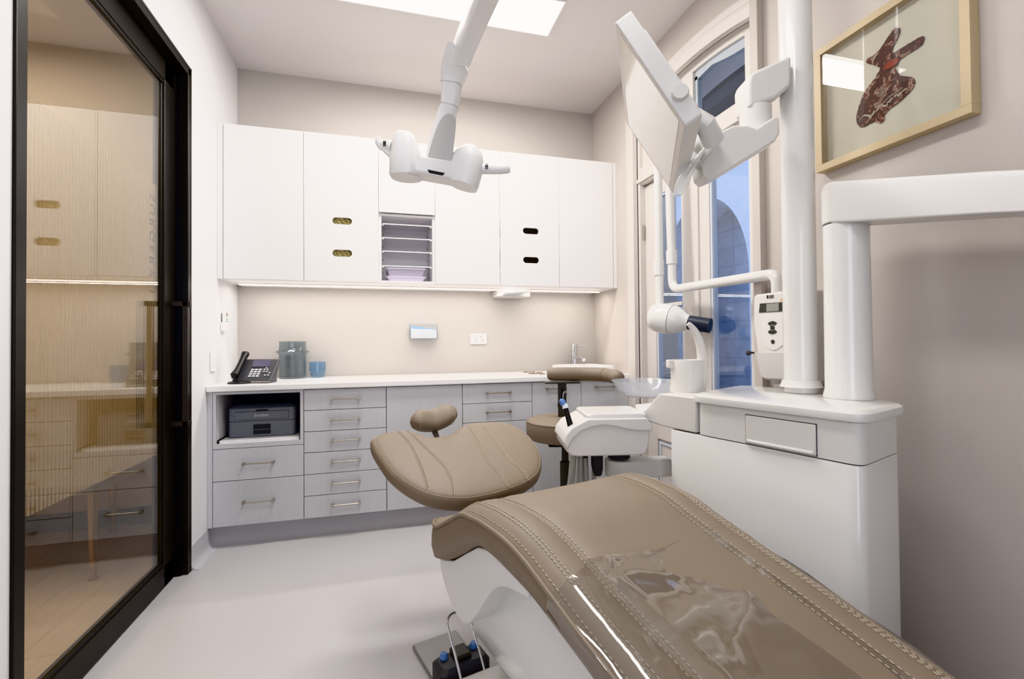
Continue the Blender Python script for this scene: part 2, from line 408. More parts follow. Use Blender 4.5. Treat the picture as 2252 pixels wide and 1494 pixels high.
bm = bmesh.new()                            # the sliding leaf: stiles and rails
LX0, LX1 = GX-.034, GX+.016
SY = on_x(362, 700, LX1).y
box(bm, LX0, LX1, SY, 2.634, .008, DZ-.05); box(bm, LX0, LX1, DY0-.25, DY1-.06, .008, .108); box(bm, LX0, LX1, DY0-.25, DY1-.06, DZ-.15, DZ-.05)
box(bm, GX-.01, GX+.006, SY-.006, SY+.002, .108, DZ-.15); box(bm, GX-.01, GX+.012, DY0-.2, SY, .108, .122); box(bm, GX-.01, GX+.012, DY0-.2, SY, DZ-.165, DZ-.15)
dpart('leaf', bm, M['blackfr'], bevel=.004)
bm = BX(XL-.13, XL-.02, 2.636, 2.645, 0, DZ-.045); dpart('jamb_lining', bm, M['black'])
# pane
dpart('glass', BX(GX-.003, GX+.003, DY0-.2, SY-.001, .115, DZ-.155), M['glassdoor'], smooth=0)
# reeded film, a slanted panel stuck to the corridor side
fp = [on_x(x, y, GX) for x, y in ((40, 190), (347, 408), (347, 1000), (40, 1148))]
bm = bmesh.new(); prism(bm, [(GX-.0045, p.y, p.z) for p in fp], (-.001, 0, 0)); dpart('film', bm, M['film'], smooth=0)
# room sign on the film, read from the corridor
p0 = on_x(338, 452, GX); p1 = on_x(338, 626, GX)
tz = (p0.z+p1.z)/2
t = text_mesh('SURGERY 1', .074, M['ink'], door, basis(Vector((GX-.0038, p0.y, tz))-DO, (0, 0, -1), (0, -1, 0), (-1, 0, 0)), spacing=1.3)
# long tubular pull, both faces
bm = bmesh.new()
hz0, hz1 = .735, 1.335
hy = 2.592
def bar(bm, a, b, w): box(bm, a[0]-w, b[0]+w, a[1]-w, b[1]+w, a[2]-w, b[2]+w)
box(bm, LX1+.048, LX1+.072, hy-.012, hy+.012, hz0, hz1)
box(bm, LX1, LX1+.082, hy-.012, hy+.012, hz1-.024, hz1); box(bm, LX1, LX1+.082, hy-.012, hy+.012, hz0, hz0+.024)
dpart('pull_handle', bm, M['blackfr2'], bevel=.002)
bm = bmesh.new()
box(bm, LX0-.092, LX0-.062, hy-.012, hy+.012, hz0, hz1)
box(bm, LX0-.092, LX0, hy-.012, hy+.012, hz1-.024, hz1); box(bm, LX0-.092, LX0, hy-.012, hy+.012, hz0, hz0+.024)
dpart('pull_handle', bm, M['black'], bevel=.002)

# ------------------------------------------------------------------ corridor beyond the glass
structure(finish('floor_corridor', BX(-4.0, XL-.1, YN, 3.49, -.1, -.001), M['wood'], smooth=0))
M['hall'] = mat('corridor_paint', srgb(210, 196, 174), .8, var=.01)
structure(finish('wall_corridor_back', BX(-4.0, XL-.06, 3.49, 3.59, 0, ZC), M['hall'], smooth=0))
structure(finish('wall_corridor_left', BX(-4.1, -4.0, YN, 3.59, 0, ZC), M['hall'], smooth=0))
M['skirt_d'] = mat('dark_skirting', srgb(92, 90, 92), .5)
structure(finish('baseboard_corridor', BX(-4.0, XL-.13, 3.476, 3.49, 0, .105), M['skirt_d'], smooth=0))
t = thing('side_table', 'narrow table on tapered brass legs in the corridor behind the glass door', 'table', (-1.62, 3.05, 0))
def leg(name, p, q, r0, r1):
    bm = bmesh.new(); tube(bm, [p, (Vector(p)+Vector(q))/2, q], [r0, (r0+r1)/2, r1], 14); box(bm, p[0]-r0-.003, p[0]+r0+.003, p[1]-r0-.003, p[1]+r0+.003, 0, .006)
    return finish(name, bm, M['brass'], t)
for (x, y) in ((.263, -.33), (.03, .34), (-.42, -.33), (-.55, .34)):
    leg('leg', (x, y, .006), (x*.96-.0, y*.97, .43), .013, .021)
bm = bmesh.new(); prism(bm, [(a, b, .43) for a, b in rrect(-.62, .32, -.42, .42, .05)], (0, 0, .05)); finish('tabletop', bm, mat('grey_tabletop', srgb(150, 146, 140), .5), t, bevel=.004)

# ------------------------------------------------------------------ french doors and arched surround (right)
w1 = structure(bpy.data.objects.new('window_1', None)); COL.objects.link(w1); w1.location = (XR, (WY0+WY1)/2, 0)
WO = w1.location
def wpart(name, bm, m, par=None, **k):
    o = finish(name, bm, m, **k); o.parent = par or w1
    if not par: o.matrix_parent_inverse = Matrix.Translation(WO).inverted()
    return o
XD = XR+.045                                # face of the doors
# architrave round the opening, three stepped bands
prof_a = [(0, -.01), (0, .030), (.030, .030), (.034, .022), (.050, .026), (.072, .022), (.080, .014), (.110, .017), (.122, .012), (.130, .0), (.130, -.01)]
bm = bmesh.new(); rows = []
for d, p in prof_a:
    rows.append([bm.verts.new((XR-p, y, z)) for y, z in [(WY1+d, 0)]+arch(d)])
for a_, b_ in zip(rows, rows[1:]):
    for i in range(len(a_)-1): bm.faces.new((a_[i], a_[i+1], b_[i+1], b_[i]))
wpart('architrave', bm, M['frame_w'], smooth=25)
structure(finish('trim_1', BX(XR-.034, XR, WY0-.045, WY0, 0, ZC), M['wall_r'], bevel=.002))
# frame lining, transom bar
ZT0, ZT1 = 2.165, 2.285                     # transom bar
FY0, FY1 = WY0+.035, WY1-.022
bm = bmesh.new()
box(bm, XR+.002, XR+.12, WY0, FY0, 0, 2.60); box(bm, XR+.005, XR+.12, FY1, WY1+.002, 0, 2.60)
box(bm, XR+.012, XR+.12, WY0, WY1, ZT0, ZT1-.005)
box(bm, XR-.004, XR+.03, WY0, WY1, ZT0+.012, ZT0+.04)
wpart('frame', bm, M['frame_w'], bevel=.004)
# transom light: arched head sash with its pane
bm = bmesh.new()
# solid arched panel with a window hole: built as strips
def strip(bm, A_, B_, x0, x1):
    n = len(A_)
    V = [[bm.verts.new((x, y, z)) for y, z in L] for L in (A_, B_) for x in (x0, x1)]
    a0, a1, b0, b1 = V
    for i in range(n-1):
        bm.faces.new((a0[i], a0[i+1], b0[i+1], b0[i])); bm.faces.new((a1[i], b1[i], b1[i+1], a1[i+1]))
        bm.faces.new((a0[i], a1[i], a1[i+1], a0[i+1])); bm.faces.new((b0[i], b0[i+1], b1[i+1], b1[i]))
    bm.faces.new((a0[0], b0[0], b1[0], a1[0])); bm.faces.new((a0[-1], a1[-1], b1[-1], b0[-1]))
def arch_between(ya, yb, n=20): return [(ya+(yb-ya)*k/n, arch_z(min(max(ya+(yb-ya)*k/n, WY0), WY1))) for k in range(n+1)]
gy0, gy1 = 1.845, 2.235
gtop = [(gy0+(gy1-gy0)*k/20, arch_z(gy0+(gy1-gy0)*k/20)-.035) for k in range(21)]
x0, x1 = XR+.03, XR+.075
strip(bm, arch_between(gy0, gy1), gtop, x0, x1)
strip(bm, arch_between(WY0, gy0, 6), [(WY0+(gy0-WY0)*k/6, ZT1) for k in range(7)], x0, x1)
strip(bm, arch_between(gy1, WY1), [(gy1+(WY1-gy1)*k/20, ZT1) for k in range(21)], x0, x1)
box(bm, x0, x1, gy0, gy1, ZT1-.02, ZT1)
wpart('transom_sash', bm, M['frame_w'], smooth=25)
bm = bmesh.new(); strip(bm, [(y, z-.0) for y, z in gtop], [(y, z-.03-.02*abs(math.sin(y*9))) for y, z in gtop], XR+.045, XR+.075)
box(bm, XR+.045, XR+.075, gy1-.02, gy1, ZT1, 2.60)
wpart('transom_bead', bm, mat('grey_weathered_paint', srgb(176, 182, 188), .6, var=.12, scale=40), smooth=25)
bm = bmesh.new(); strip(bm, gtop, [(y, ZT1) for y, z in gtop], XR+.055, XR+.06); wpart('pane', bm, M['winglass'], smooth=0)
# two door leaves
MID = 2.243
def leafdoor(y0, y1, gz0, gy0_, gy1_, gz1):
    bm = bmesh.new(); xa, xb = XD, XD+.045
    box(bm, xa, xb, y0, gy0_, .02, ZT0-.008); box(bm, xa, xb, gy1_, y1, .02, ZT0-.008)
    box(bm, xa, xb, gy0_, gy1_, gz1, ZT0-.008); box(bm, xa, xb, gy0_, gy1_, gz0-.12, gz0)
    box(bm, xa, xb, gy0_, gy1_, .02, .2); box(bm, xa+.015, xb-.01, gy0_, gy1_, .2, gz0-.12)
    l = wpart('door_leaf', bm, M['frame_w'], bevel=.003)
    bm = bmesh.new(); g = .012
    for (a, b, c, d) in ((gy0_, gy0_+g, gz0, gz1), (gy1_-g, gy1_, gz0, gz1), (gy0_+g, gy1_-g, gz0, gz0+g), (gy0_+g, gy1_-g, gz1-g, gz1)):
        box(bm, xa+.008, xb-.004, a, b, c, d)
    for (a, b, c, d) in ((gy0_+.01, gy1_-.01, .21, .225), (gy0_+.01, gy1_-.01, gz0-.15, gz0-.135), (gy0_+.01, gy0_+.025, .225, gz0-.15), (gy1_-.025, gy1_-.01, .225, gz0-.15)):
        box(bm, xa+.006, xa+.03, a, b, c, d)
    o = wpart('beading', bm, mat('pale_blue_bead', srgb(214, 220, 230), .5), l)
    o = wpart('pane', BX(xa+.02, xa+.025, gy0_, gy1_, gz0, gz1), M['winglass'], l, smooth=0)
    return l
lf = leafdoor(FY0, MID-.003, .62, 1.845, 2.135, ZT0-.11)
rf = leafdoor(MID+.003, FY1, .62, 2.375, 2.655, ZT0-.11)
bm = BX(XD-.004, XD+.03, 2.375, 2.655, 1.335, 1.357); o = wpart('glazing_bar', bm, M['frame_w'], rf)
bm = BX(XD-.012, XD+.004, MID-.028, MID+.004, .02, ZT0-.01); o = wpart('meeting_strip', bm, M['frame_w'], lf, bevel=.003)
bm = bmesh.new(); tube(bm, [(XD-.014, FY1-.002, 1.80), (XD-.014, FY1-.002, 1.90)], .006, 10); o = wpart('hinge', bm, M['nickel'], rf)
bm = bmesh.new(); tube(bm, [(XD-.014, FY1-.002, .55), (XD-.014, FY1-.002, .65)], .006, 10); o = wpart('hinge', bm, M['nickel'], rf)
bm = bmesh.new(); kb = Vector((XD, 1.83, 1.065)); lathe(bm, [(.004, 0), (.006, -.02), (.012, -.03), (.013, -.038), (.002, -.044)], kb, 16, 'x'); o = wpart('knob', bm, M['dark'], lf)
bm = BX(XD-.010, XD+.002, FY1-.045, FY1-.035, 2.41, 2.46); 
wpart('catch', bm, M['dark2'])

# ------------------------------------------------------------------ yard beyond the doors
structure(finish('yard_paving', BX(XR+.3, 5.2, .4, 6.0, -.12, -.02), mat('yard_concrete', srgb(140, 144, 152), .9, var=.1), smooth=0))
XO = 3.0
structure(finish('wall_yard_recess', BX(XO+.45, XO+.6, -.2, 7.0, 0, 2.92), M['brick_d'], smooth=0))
bm = bmesh.new()
ay0, ay1, zc = 3.30, 4.55, 1.72
cyA, Ra = (ay0+ay1)/2, (ay1-ay0)/2
box(bm, XO, XO+.45, -.2, ay0, 0, 2.92); box(bm, XO, XO+.45, ay1, 7.0, 0, 2.92)
pts = [(cyA+Ra*math.cos(PI*k/28), zc+(2.51-zc)*math.sin(PI*k/28)) for k in range(29)]
prism(bm, [(XO, y, z) for y, z in pts]+[(XO, ay0, 2.92), (XO, ay1, 3.6)], (.45, 0, 0))
structure(finish('wall_yard', bm, M['brick'], smooth=20))
structure(finish('ceiling_porch', BX(XR+.3, 5.0, -.2, 7.0, 2.92, 3.02), mat('dark_porch_boards', srgb(48, 44, 43), .9, var=.1), smooth=0))

# ================================================================== JOINERY ALONG THE BACK WALL
structure(finish('baseboard_back', BX(XL+.004, XR-.03, 2.965, 3.40, 0, .118), M['kick'], smooth=0))
def bar_handle(parent, cx, y, z, ln=.15, vertical=False):
    bm = bmesh.new()
    for s in (-1, 1):
        tube(bm, [(cx+s*ln/2, y, z), (cx+s*ln/2, y-.012, z), (cx+s*ln/2, y-.026, z)], [.0065, .005, .0075], 10)
        box(bm, cx+s*ln/2-.007, cx+s*ln/2+.007, y-.03, y-.018, z-.007, z+.007)
    tube(bm, [(cx-ln/2, y-.024, z), (cx, y-.024, z), (cx+ln/2, y-.024, z)], .0042, 10)
    return finish('handle', bm, M['nickel'], parent, bevel=.001, seg=2)
def base_cabinet(x0, x1, label, fronts, hollow=None):
    """fronts: (z0, z1, kind) ; the Empty stands at the front left foot"""
    t = thing('base_cabinet', label, 'cabinet', (x0, YF, 0), group='grey base cabinets under the worktop')
    w = x1-x0; g = .0016
    bm = bmesh.new(); d = .545
    box(bm, .0005, .018, .02, d, .12, .864); box(bm, w-.018, w-.0005, .02, d, .12, .864); box(bm, .018, w-.018, .02, d, .12, .138)
    box(bm, .018, w-.018, d-.01, d, .138, .864)
    box(bm, .018, w-.018, .02, d-.01, .85, .864)
    if hollow: box(bm, .018, w-.018, .022, d-.01, hollow-.018, hollow)
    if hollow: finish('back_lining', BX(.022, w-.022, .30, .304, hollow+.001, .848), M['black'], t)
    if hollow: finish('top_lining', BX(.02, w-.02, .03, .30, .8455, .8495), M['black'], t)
    finish('carcass', bm, M['carc'] if not hollow else M['carc_w'], t)
    for (z0, z1, kind) in fronts:
        if kind == 'frame':
            bm = bmesh.new(); a, b, c, e = .017, w-.019, hollow+.014, .848
            box(bm, g, a, 0, .019, z0+g, z1); box(bm, b, w-g, 0, .019, z0+g, z1); box(bm, a, b, 0, .019, z0+g, c); box(bm, a, b, 0, .019, e, z1)
            finish('surround', bm, M['lower'], t); continue
        nm = 'door' if kind.startswith('door') else 'drawer'
        p = finish(nm, BX(g, w-g, 0, .019, z0+g, z1-g), M['lower'], t, bevel=.0012, seg=2)
        if kind == 'door0': continue
        hz = (z0+z1)/2 if nm == 'drawer' else z1-.045
        cx = w/2+(-.0 if nm == 'drawer' else .0)
        if nm == 'door': cx = w*.47
        h = bar_handle(p, cx, 0, hz if nm == 'door' else hz+.004, .15 if w > .4 else .125)
    return t
finish('filler', BX(XL+.001, -.913, YF+.002, YF+.06, .12, .864), M['lower']); bpy.data.objects['filler'].name = 'filler_strip'
tag(bpy.data.objects['filler_strip'], 'slim grey upright filler strip between left wall and printer cabinet', 'filler')
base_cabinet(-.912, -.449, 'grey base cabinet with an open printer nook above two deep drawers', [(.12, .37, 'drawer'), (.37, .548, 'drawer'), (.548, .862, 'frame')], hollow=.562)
base_cabinet(-.449, .010, 'grey base cabinet with six shallow drawers, each with a bar handle', [(.12, .248, 'd'), (.248, .372, 'd'), (.372, .497, 'd'), (.497, .618, 'd'), (.618, .74, 'd'), (.74, .862, 'd')])
base_cabinet(.010, .472, 'grey base cabinet with one plain handleless front, behind the chair headrest', [(.12, .862, 'door0')])
base_cabinet(.472, .931, 'grey base cabinet with drawers, left of the stool', [(.12, .37, 'd'), (.37, .618, 'd'), (.618, .738, 'd'), (.738, .862, 'd')])
base_cabinet(.931, 1.277, 'grey base cabinet door partly hidden behind the stool post', [(.12, .862, 'door')])
base_cabinet(1.277, 1.637, 'rightmost grey base cabinet, one door, beneath the basin', [(.12, .862, 'door')])
# sliding printer tray
t = thing('printer_tray', 'white pull-out shelf board beneath the printer in its nook', 'shelf', (-.68, 3.12, .562))
finish('board', BX(-.205, .205, -.185, .24, .012, .028), M['carc_w'], t, bevel=.001)
finish('runner', BX(-.2135, -.2055, -.19, .24, .0005, .033), M['black'], t); finish('runner', BX(.2055, .211, -.19, .24, .0005, .033), M['black'], t)
# printer
t = thing('printer', 'dark grey laser printer sitting on the tray in the cabinet nook', 'printer', (-.685, 3.0, .5905))
W2, PH = .176, .185
bm = bmesh.new(); prism(bm, [(a, b, 0) for a, b in rrect(-W2, W2, .0, .35, .02)], (0, 0, .092)); finish('paper_tray_body', bm, M['printer'], t, bevel=.006)
bm = bmesh.new(); loft(bm, [[(a, b, .093) for a, b in rrect(-W2, W2, 0, .35, .02)], [(a, b, .165) for a, b in rrect(-W2, W2, 0, .35, .02)], [(a, b, PH) for a, b in rrect(-W2+.02, W2-.02, .03, .34, .02)]]); finish('printer_hood', bm, M['printer'], t, bevel=.005)
bm = bmesh.new(); box(bm, -.142, .142, -.0035, .004, .103, .147); p = finish('cover_flap', bm, M['printer'], t, bevel=.0015)
bm = bmesh.new(); box(bm, -.143, .143, -.0015, .003, .1018, .1485); finish('cover_gap', bm, M['printer_d'], t)
bm = bmesh.new(); box(bm, -.03, .03, -.004, .01, .150, .158); finish('latch', bm, M['printer_d'], t, bevel=.001)
bm = bmesh.new(); box(bm, -.045, .045, -.002, .006, .045, .073); finish('grip_recess', bm, M['printer_d'], t, bevel=.001)
bm = bmesh.new(); box(bm, -.045, .045, -.004, .006, .018, .040); finish('paper_drawer_grip', bm, M['printer_d'], t, bevel=.002)
bm = bmesh.new(); prism(bm, [(a, b, PH-.001) for a, b in rrect(-.12, .12, .06, .3, .03)], (0, 0, .004)); finish('output_tray', bm, M['black'], t, bevel=.001)
text_mesh('brother', .024, M['label'], t, basis((.0, -.0045, .125), (1, 0, 0), (0, 0, 1), (0, -1, 0)), 'lettering', .0004)
# worktop
bm = bmesh.new(); box(bm, XL+.0008, XR-.0008, 2.897, YB-.0008, .865, .90)
tag(finish('worktop', bm, M['stone'], bevel=.006), 'long white stone worktop running along the back wall', 'worktop')
# upper cabinets
def upper(x0, x1, label, fronts, ovals=None, hole=None, open_bay=None):
    t = thing('wall_cabinet', label, 'cabinet', (x0, YU, 1.512), group='white wall cabinets')
    w = x1-x0; g = .0014; h = .918
    bm = bmesh.new(); d = .40
    box(bm, .0005, .016, .019, d, 0, h); box(bm, w-.016, w-.0005, .019, d, 0, h); box(bm, .016, w-.016, .019, d, 0, .016); box(bm, .016, w-.016, .019, d, h-.016, h); box(bm, .016, w-.016, d-.01, d, .016, h-.016)
    if open_bay: box(bm, .016, w-.016, .019, d-.01, open_bay, open_bay+.016)
    finish('carcass', bm, M['carc_w'], t)
    for (z0, z1) in fronts:
        if not ovals:
            finish('door', BX(g, w-g, 0, .019, z0+g, z1-g), M['upper'], t, bevel=.001, seg=2); continue
        # door with two slotted openings: strips above, between, below, and faces round the slots
        bm = bmesh.new(); cx, hw, hh = ovals[0], ovals[1], ovals[2]; zs = sorted(ovals[3])
        cuts = [z0+g]+[v for z in zs for v in (z-hh-.03, z+hh+.03)]+[z1-g]
        for i in range(0, len(cuts), 2): box(bm, g, w-g, 0, .019, cuts[i], cuts[i+1])
        for z in zs:
            n = 12; sl = [(cx+hw-hh+hh*math.cos(-PI/2+PI*k/n), z+hh*math.sin(-PI/2+PI*k/n)) for k in range(n+1)]+[(cx-hw+hh+hh*math.cos(PI/2+PI*k/n), z+hh*math.sin(PI/2+PI*k/n)) for k in range(n+1)]
            oz0, oz1, ox0, ox1 = z-hh-.03, z+hh+.03, g, w-g
            half = (len(sl))//2
            def outer(p):
                dx, dz = p[0]-cx, p[1]-z
                k1 = (ox1-cx)/dx if dx > 1e-9 else ((ox0-cx)/dx if dx < -1e-9 else 1e9); k2 = (oz1-z)/dz if dz > 1e-9 else ((oz0-z)/dz if dz < -1e-9 else 1e9)
                k = min(k1, k2); return (cx+dx*k, z+dz*k)
            ring = []
            ext = []
            for i, p in enumerate(sl):
                ring.append(p); ext.append(outer(p))
                q = sl[(i+1) % len(sl)]
                a_, b_ = outer(p), outer(q)
                for c_ in ((ox0, oz0), (ox0, oz1), (ox1, oz0), (ox1, oz1)):
                    on_a = abs(a_[0]-c_[0]) < 1e-6 or abs(a_[1]-c_[1]) < 1e-6; on_b = abs(b_[0]-c_[0]) < 1e-6 or abs(b_[1]-c_[1]) < 1e-6
                    if on_a and on_b and not (abs(a_[0]-b_[0]) < 1e-6 or abs(a_[1]-b_[1]) < 1e-6):
                        ring.append(((p[0]+q[0])/2, (p[1]+q[1])/2)); ext.append(c_)
            V = [[bm.verts.new((x, y, zz)) for x, zz in L] for L in (ring, ext) for y in (0, .019)]
            n = len(ring)
            for i in range(n):
                j = (i+1) % n
                bm.faces.new((V[0][i], V[0][j], V[2][j], V[2][i])); bm.faces.new((V[1][i], V[3][i], V[3][j], V[1][j])); bm.faces.new((V[0][i], V[1][i], V[1][j], V[0][j]))
        finish('door', bm, M['upper'], t, smooth=20)
    return t
upper(-.909, -.471, 'leftmost tall plain white wall cabinet with one door', [(0, .918)])
upper(-.471, -.030, 'white wall cabinet with two oval slots showing cream gloves', [(0, .918)], ovals=(.222, .058, .022, [on_y(753, 557, YU).z-1.512, on_y(753, 486, YU).z-1.512]))
upper(-.030, .325, 'white wall cabinet with a short door above an open shelved niche', [(.450, .918)], open_bay=.432)
upper(.325, .763, 'plain white wall cabinet right of the shelved niche', [(0, .918)])
upper(.763, 1.193, 'white wall cabinet with two oval slots showing dark insides', [(0, .918)], ovals=(.222, .058, .022, [on_y(1165, 572, YU).z-1.512, on_y(1165, 508, YU).z-1.512]))
upper(1.193, 1.612, 'rightmost plain white wall cabinet near the french doors', [(0, .918)])
o = finish('filler_strip', BX(XL+.001, -.9105, YU+.001, YU+.3, 1.512, 2.43), M['upper']); tag(o, 'slim white filler strip beside the leftmost wall cabinet', 'filler')
o = finish('filler_strip', BX(1.6135, XR-.001, YU+.001, YU+.3, 1.512, 2.43), M['upper']); tag(o, 'slim white filler strip beside the rightmost wall cabinet', 'filler')
# glove boxes behind the slots
for px_, py_, X0, m, lab, nm in ((753, 486, -.471, 'cream', 'cream glove bundle showing in the upper slot of left cabinet', 'glove_box'), (753, 557, -.471, 'cream', 'cream glove bundle showing in the lower slot of left cabinet', 'glove_box'),
                         (1165, 508, .763, 'darkhole', 'dark glove box inside the upper slot of right cabinet', 'glove_box'), (1165, 572, .763, 'darkhole', 'dark glove box inside the lower slot of right cabinet', 'glove_box')):
    z = on_y(px_, py_, YU).z; cx = X0+.222
    bm = bmesh.new(); n = 26
    for i in range(9):
        pass
    V = [[bm.verts.new((cx-.11+.22*i/n, YU+.042+.012*math.sin(i*1.7+k*.9)+.006*math.sin(k*2.3+i*.6), z-.042+.07*k/10)) for i in range(n+1)] for k in range(11)]
    for k in range(10):
        for i in range(n): bm.faces.new((V[k][i], V[k][i+1], V[k+1][i+1], V[k+1][i]))
    for f in list(bm.faces): pass
    b0 = [bm.verts.new((v.co.x, YU+.16, v.co.z)) for v in V[0]]; b1 = [bm.verts.new((v.co.x, YU+.16, v.co.z)) for v in V[10]]
    for i in range(n):
        bm.faces.new((V[0][i], b0[i], b0[i+1], V[0][i+1])); bm.faces.new((V[10][i], V[10][i+1], b1[i+1], b1[i])); bm.faces.new((b0[i], b1[i], b1[i+1], b0[i+1]))
    tag(finish(nm, bm, M[m], smooth=60), lab, 'glove box', 'glove boxes behind the slots')
# acrylic shelves in the niche
nx0, nx1 = -.012, .307
for k, (py_, lab) in enumerate(((497, 'topmost clear acrylic shelf in the niche'), (527, 'second clear acrylic shelf from the top of the niche'), (556, 'third clear acrylic shelf from the top of the niche'), (588, 'lowest clear acrylic shelf, just above the lilac trays'))):
    z = on_y(895, py_, YU+.03).z
    t = thing('niche_shelf', lab, 'shelf', ((nx0+nx1)/2, YU+.02, z), group='clear shelves in the niche')
    hw = (nx1-nx0)/2
    finish('panel', BX(-hw+.004, hw-.004, .004, .30, .001, .0055), M['shelfglass'], t)
    finish('front_edge', BX(-hw+.004, hw-.004, .001, .0035, .0005, .0062), M['outlet'], t)
    for s in (-1, 1):
        for y in (.02, .30):
            bm = bmesh.new(); tube(bm, [(s*(hw+.0015), y, -.002), (s*(hw-.012), y, -.002)], .003, 8); finish('shelf_pin', bm, M['nickel'], t)
# lilac trays
for z, lab in ((on_y(890, 605, YU+.06).z-.012, 'lilac plastic tray on the middle of the niche, upper of two'), (1.5295, 'lilac plastic tray on the niche floor, lower of two')):
    t = None; bm = bmesh.new(); hh = .052 if z > 1.56 else .030
    cx, c2 = .142, YU+.2
    ro = lambda e, zz: [(cx+a, c2+b, zz) for a, b in rrect(-.118-e, .118+e, -.16-e, .14+e, .02)]
    loft(bm, [ro(-.010, z), ro(.0, z+hh-.006), ro(.008, z+hh-.006), ro(.008, z+hh), ro(-.002, z+hh), ro(-.012, z+.004)])
    tag(finish('instrument_tray', bm, M['lilac'], smooth=40), lab, 'tray', 'lilac trays in the niche')
# strip light under the wall cabinets
t = thing('strip_light', 'long warm LED strip fixed beneath the white wall cabinets', 'light', (0, 3.27, 1.505))
finish('channel', BX(XL+.06, XR-.05, -.012, .012, .0, .0065), M['carc_w'], t)
finish('diffuser', BX(XL+.065, XR-.055, -.009, .009, -.006, -.0005), M['strip'], t)
# light-valance so the underside reads pale
# paper towel dispenser under cabinets
a = on_y(1100, 640, 3.25); b = on_y(1168, 648, 3.25)
t = thing('towel_dispenser', 'flat white paper towel dispenser hung under the wall cabinets', 'dispenser', ((a.x+b.x)/2, 3.27, 1.511))
finish('housing', BX(-.125, .125, .03, .2, -.05, -.001), M['unit_g'], t, bevel=.004)
bm = bmesh.new(); prism(bm, [(-.09, -.03, -.032), (.105, -.03, -.012), (.105, .08, -.012), (-.09, .08, -.032)], (0, 0, -.008)); finish('paper', bm, M['maskw'], t)

# ================================================================== THINGS ON THE WORKTOP AND WALLS
ZW = .9005
# desk phone
p = on_z(540, 842, ZW)
t = thing('desk_phone', 'black desk phone with handset on the left of the worktop', 'telephone', (-.735, 3.085, ZW), math.radians(-14)); t.scale = (.93, .93, .93)
bm = bmesh.new(); prism(bm, [(-.12, -.075, 0), (-.12, -.06, .02), (-.12, .06, .145), (-.12, .075, .145), (-.12, .02, .03), (-.12, .03, .0)], (.24, 0, 0)); finish('body', bm, M['dark'], t, bevel=.006)
sl = Vector((0, .12, .125)).normalized(); nn = Vector((0, -.125, .12)).normalized()
def onslope(x, s, h=.001): return Vector((x, -.06, .02))+sl*s+nn*h+Vector((0, 0, 0))
def plate(name, x0, x1, s0, s1, h, m, par=t, b=.001):
    bm = bmesh.new(); prism(bm, [onslope(x0, s0, .0), onslope(x1, s0, .0), onslope(x1, s1, .0), onslope(x0, s1, .0)], nn*h); return finish(name, bm, m, par, bevel=b, seg=2)
plate('display', -.035, .075, .105, .16, .004, M['screen'])
bm = bmesh.new()
for i in range(3):
    for j in range(4):
        x, s = -.028+i*.024, .022+j*.0175
        prism(bm, [onslope(x, s), onslope(x+.017, s), onslope(x+.017, s+.011), onslope(x, s+.011)], nn*.004)
for (x, s) in ((.052, .078), (.070, .078), (.052, .062), (.070, .062), (.06, .09), (.09, .05), (.09, .03), (.07, .03)):
    prism(bm, [onslope(x, s), onslope(x+.009, s), onslope(x+.009, s+.008), onslope(x, s+.008)], nn*.004)
finish('keypad', bm, M['key'], t)
finish('trim_strip', BX(-.118, .122, -.078, -.0735, .004, .012), M['nickel'], t)
bm = bmesh.new(); pts = [Vector((-.095, -.055, .02))+sl*s+nn*h for s, h in ((-.005, .022), (.01, .036), (.05, .032), (.10, .032), (.15, .034), (.185, .036), (.20, .024))]
tube(bm, pts, [.016, .024, .019, .018, .019, .024, .017], 14); finish('handset', bm, M['black'], t)
bm = bmesh.new(); lathe(bm, [(.072, 0), (.074, .006), (.06, .013), (.03, .016)], (-.065, -.06, 0), 30); finish('stand_foot', bm, M['black'], t)
# glass vase
q = on_z(638, 834, ZW)
bm = bmesh.new(); s = .00312
pr = [(.0, 0), (.086, 0), (.088, .01), (.088, .155), (.094, .168), (.108, .178), (.108, .184), (.094, .19), (.088, .2), (.086, .235), (.089, .25), (.084, .25), (.082, .235), (.084, .195), (.098, .181), (.086, .168), (.083, .15), (.083, .012), (.0, .012)]
lathe(bm, [(max(r, .0005)*.94, z*.97) for r, z in pr], q+Vector((0, .09, 0)), 48); tag(finish('glass_vase', bm, M['vase'], smooth=30), 'smoky grey glass vase with a ridged collar beside the phone', 'vase')
q = on_z(696, 831, ZW)
bm = bmesh.new(); pr = [(.0005, 0), (.041, 0), (.046, .012), (.046, .036), (.052, .040), (.052, .103), (.049, .103), (.049, .042), (.043, .038), (.042, .012), (.0005, .01)]
lathe(bm, pr, q+Vector((0, .055, 0)), 40); tag(finish('tumbler', bm, M['tumbler'], smooth=30), 'small blue glass tumbler standing right of the vase', 'tumbler')
